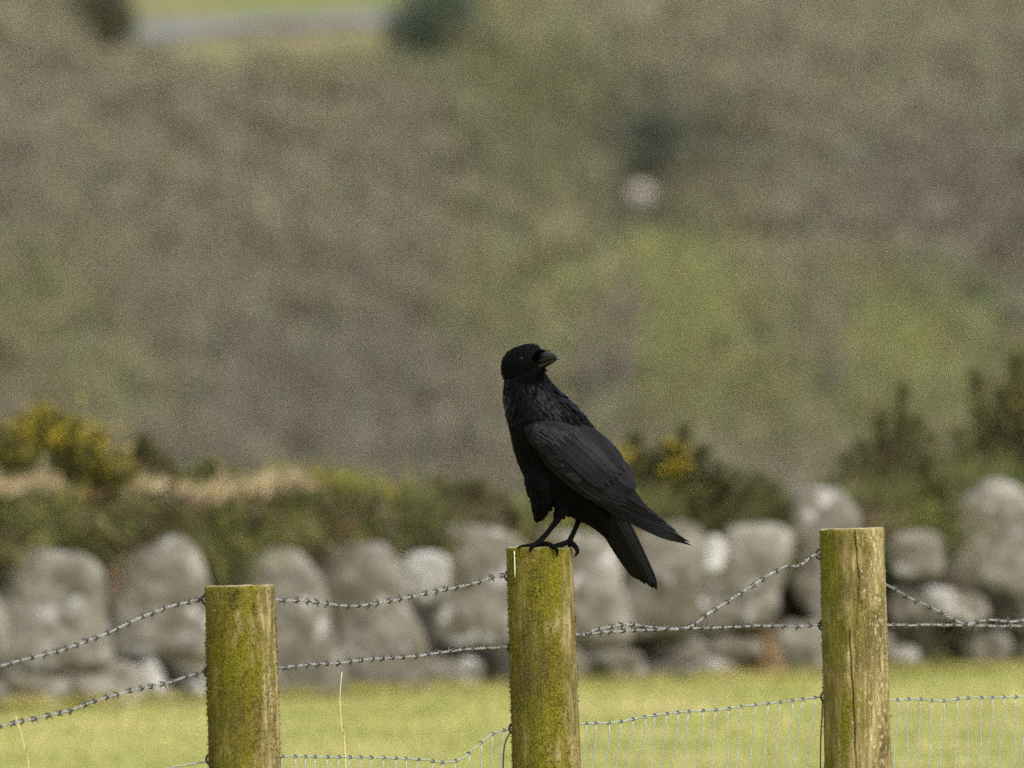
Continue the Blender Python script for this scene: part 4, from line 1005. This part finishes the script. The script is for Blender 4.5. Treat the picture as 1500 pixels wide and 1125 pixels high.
def make_wing(sgn, shrink):
    mb = MB()
    def S(p): return (790 + (p[0] - 790) * shrink, 640 + (p[1] - 640) * shrink)
    # solid inner core of the folded wing
    up = [(768, 626), (785, 617), (815, 615), (845, 625), (868, 645), (888, 667), (908, 686), (924, 704), (930, 718), (950, 745), (985, 772), (1003, 794)]
    lo = [(768, 633), (774, 646), (790, 665), (814, 688), (839, 709), (866, 728), (890, 740), (908, 748), (925, 754), (950, 767), (982, 784), (1004, 795)]
    n = 12; V = []; F = []
    for (u, l) in zip(up, lo):
        for k in range(n + 1):
            q_ = np.array(S(u)) * (1 - k / n) + np.array(S(l)) * (k / n); e = math.sin(math.pi * k / n)
            V.append(tuple(W3(q_[0], q_[1], sgn * (wing_y(*q_) - 1.5 * e))))
        for k in range(n + 1):
            q_ = np.array(S(u)) * (1 - k / n) + np.array(S(l)) * (k / n); e = math.sin(math.pi * k / n)
            V.append(tuple(W3(q_[0], q_[1], sgn * (wing_y(*q_) + 5 * e + 0.5))))
    m2 = 2 * (n + 1)
    for i in range(len(up) - 1):
        for k in range(n):
            a = i * m2 + k; F.append([a, a + 1, a + 1 + m2, a + m2]); b0 = a + n + 1; F.append([b0 + m2, b0 + 1 + m2, b0 + 1, b0])
    mb.add(V, F, (0.5, 0.5, 0.5))
    # primaries
    tips = [(1013, 800), (1009, 795), (1001, 787), (990, 777), (976, 766), (962, 757), (949, 747)]
    for i, tp in enumerate(tips):
        feather(mb, S((846 + i * 3, 712 - i * 3)), S(tp), 8.5, 2.0 + i * 0.9, curve=4 - i * 0.6, point=0.75, sgn=sgn, tiltw=0.3, tone=0.5)
    # secondaries along the lower edge
    for i in range(8):
        t_ = i / 7
        feather(mb, S((lerp(792, 850, t_), lerp(664, 708, t_))), S((lerp(872, 955, t_), lerp(731, 765, t_))), 8, 3.0 + 0.7 * (7 - i), curve=3, point=0.6, sgn=sgn, tiltw=0.35, tone=0.5)
    # inner secondaries and tertials, ending in the blunt step above the primaries
    for i in range(9):
        t_ = i / 8
        feather(mb, S((lerp(800, 852, t_), lerp(660, 630, t_))), S((lerp(918, 934, t_) , lerp(741, 713, t_ ** 0.8))), 10.5, 7.5 + 0.8 * i, curve=-5 * t_, point=0.45, sgn=sgn, tiltw=0.5)
    for i in range(6):
        t_ = i / 5
        feather(mb, S((lerp(812, 850, t_), lerp(646, 624, t_))), S((lerp(888, 918, t_), lerp(716, 690, t_))), 10, 14 + 0.6 * i, curve=-6 * t_, point=0.4, sgn=sgn, tiltw=0.5)
    # covert rows, from the hind row to the shoulder
    rows_ = [(0.60, 34, 7.5, 9), (0.48, 30, 7.0, 9), (0.36, 27, 6.5, 9), (0.26, 23, 6.2, 8), (0.17, 20, 5.8, 8), (0.09, 17, 5.5, 7), (0.02, 14, 5.0, 6)]
    for ri, (u, ln, wd_, cnt_) in enumerate(rows_):
        a0 = np.array((lerp(774, 858, u), lerp(640, 716, u))); a1 = np.array((lerp(783, 880, u), lerp(618, 652, u)))
        for i in range(cnt_):
            t_ = (i + 0.5 * (ri % 2)) / (cnt_ - 0.4)
            if t_ > 1: continue
            rt = a0 * (1 - t_) + a1 * t_ + rng.normal(size=2) * 0.8
            dr = np.array((0.80, 0.60)) * (1 - 0.35 * t_) + np.array((0.60, 0.80)) * 0.35 * t_; dr /= np.hypot(*dr)
            feather(mb, S(rt), S(rt + dr * ln * rng.uniform(0.92, 1.08)), wd_, 12.5 + 0.9 * ri - 4.5 * abs(t_ - 0.5), point=0.4, segs=8, sgn=sgn, tiltw=0.4)
    return mb.build('wing', M_wing, crow)
make_wing(1, 1.0)
make_wing(-1, 0.955)

# tail
mb = MB()
tips = [(931, 843), (934, 849), (940, 851), (945, 856), (951, 857), (956, 862), (962, 864)]
for i, tp in enumerate(tips):
    t_ = i / 6
    root = np.array((lerp(877, 907, t_), lerp(758, 746, t_))); tip = np.array(tp, float); ax = tip - root; Ln = np.hypot(*ax); ax /= Ln; pr = np.array((-ax[1], ax[0]))
    V = []; F = []
    for k in range(13):
        u = k / 12; wv = 6.6 * min(1, 0.75 + u * 1.2) * ((1 - sstep(0.86, 1.0, u)) ** 0.5 if u < 1 else 0.03)
        c_ = root + ax * Ln * u + pr * (2.0 if i < 3 else -1.0) * math.sin(math.pi * u)
        for o_, up in ((-1, 0), (-0.5, 0.5), (-0.1, 0.7), (0, 1.4), (0.1, 0.7), (0.5, 0.5), (1, 0)):
            q_ = c_ + pr * o_ * wv
            V.append(tuple(W3(q_[0], q_[1], -14 + 12 * u - 10 * (1 - abs(t_ - 0.75) * 1.6) - i * 0.7 - up * 1.3 + 2.4 * o_)))
    for k in range(12):
        for j in range(6): a = k * 7 + j; F.append([a, a + 1, a + 8, a + 7])
    mb.add(V, F)
tl = mb.build('tail', M_tail, crow)
sol = tl.modifiers.new('thickness', 'SOLIDIFY'); sol.thickness = 0.0006

# beak
def mandible(name, st):
    m_ = MB(); hloft(m_, st, 20); return m_.build(name, M_beak, crow)
mandible('upper_beak', [(28, 2, 10.0, 9.0), (36, 2.3, 9.2, 9.0), (44, 2.4, 8.2, 8.6), (52, 1.8, 7.0, 7.6), (60, 0.6, 5.6, 6.2), (67, -1.2, 4.2, 4.7), (72, -3.8, 2.5, 3.0), (75, -6.8, 0.7, 0.9)])
mandible('lower_beak', [(26, -9.5, 9.0, 4.6), (36, -9.2, 8.0, 4.2), (46, -8.4, 6.6, 3.8), (56, -7.6, 5.0, 3.0), (65, -7.0, 3.0, 2.0), (70, -6.6, 1.0, 0.8)])
# bristles over the base of the beak
mb = MB(); n = 520
a = rng.uniform(-0.4, math.pi + 0.4, n); s0 = rng.uniform(22, 38, n)
p = np.array([tuple(H3(s, 11.2 * math.cos(k), 2 + 9.4 * math.sin(k))) for s, k in zip(s0, a)])
d = unit(np.array(hd)[None] * 1.0 + np.array([tuple(hr * math.cos(k) * 0.15 + hu * math.sin(k) * 0.10) for k in a]) + rng.normal(size=(n, 3)) * 0.10)
mb.add_np(*blades(n, p, d, rng.uniform(0.009, 0.017, n), rng.uniform(0.0012, 0.0024, n), np.full((n, 3), 0.01), 0.1)); mb.build('bristle', M_body, crow)
# eyes
for sg in (1, -1):
    bm = bmesh.new(); bmesh.ops.create_uvsphere(bm, u_segments=20, v_segments=14, radius=0.0040)
    me = bpy.data.meshes.new('eye'); bm.to_mesh(me); bm.free(); me.polygons.foreach_set('use_smooth', [True] * len(me.polygons))
    link_mesh('eye', me, M_eye, crow, H3(19, sg * 21.5, 5.5))
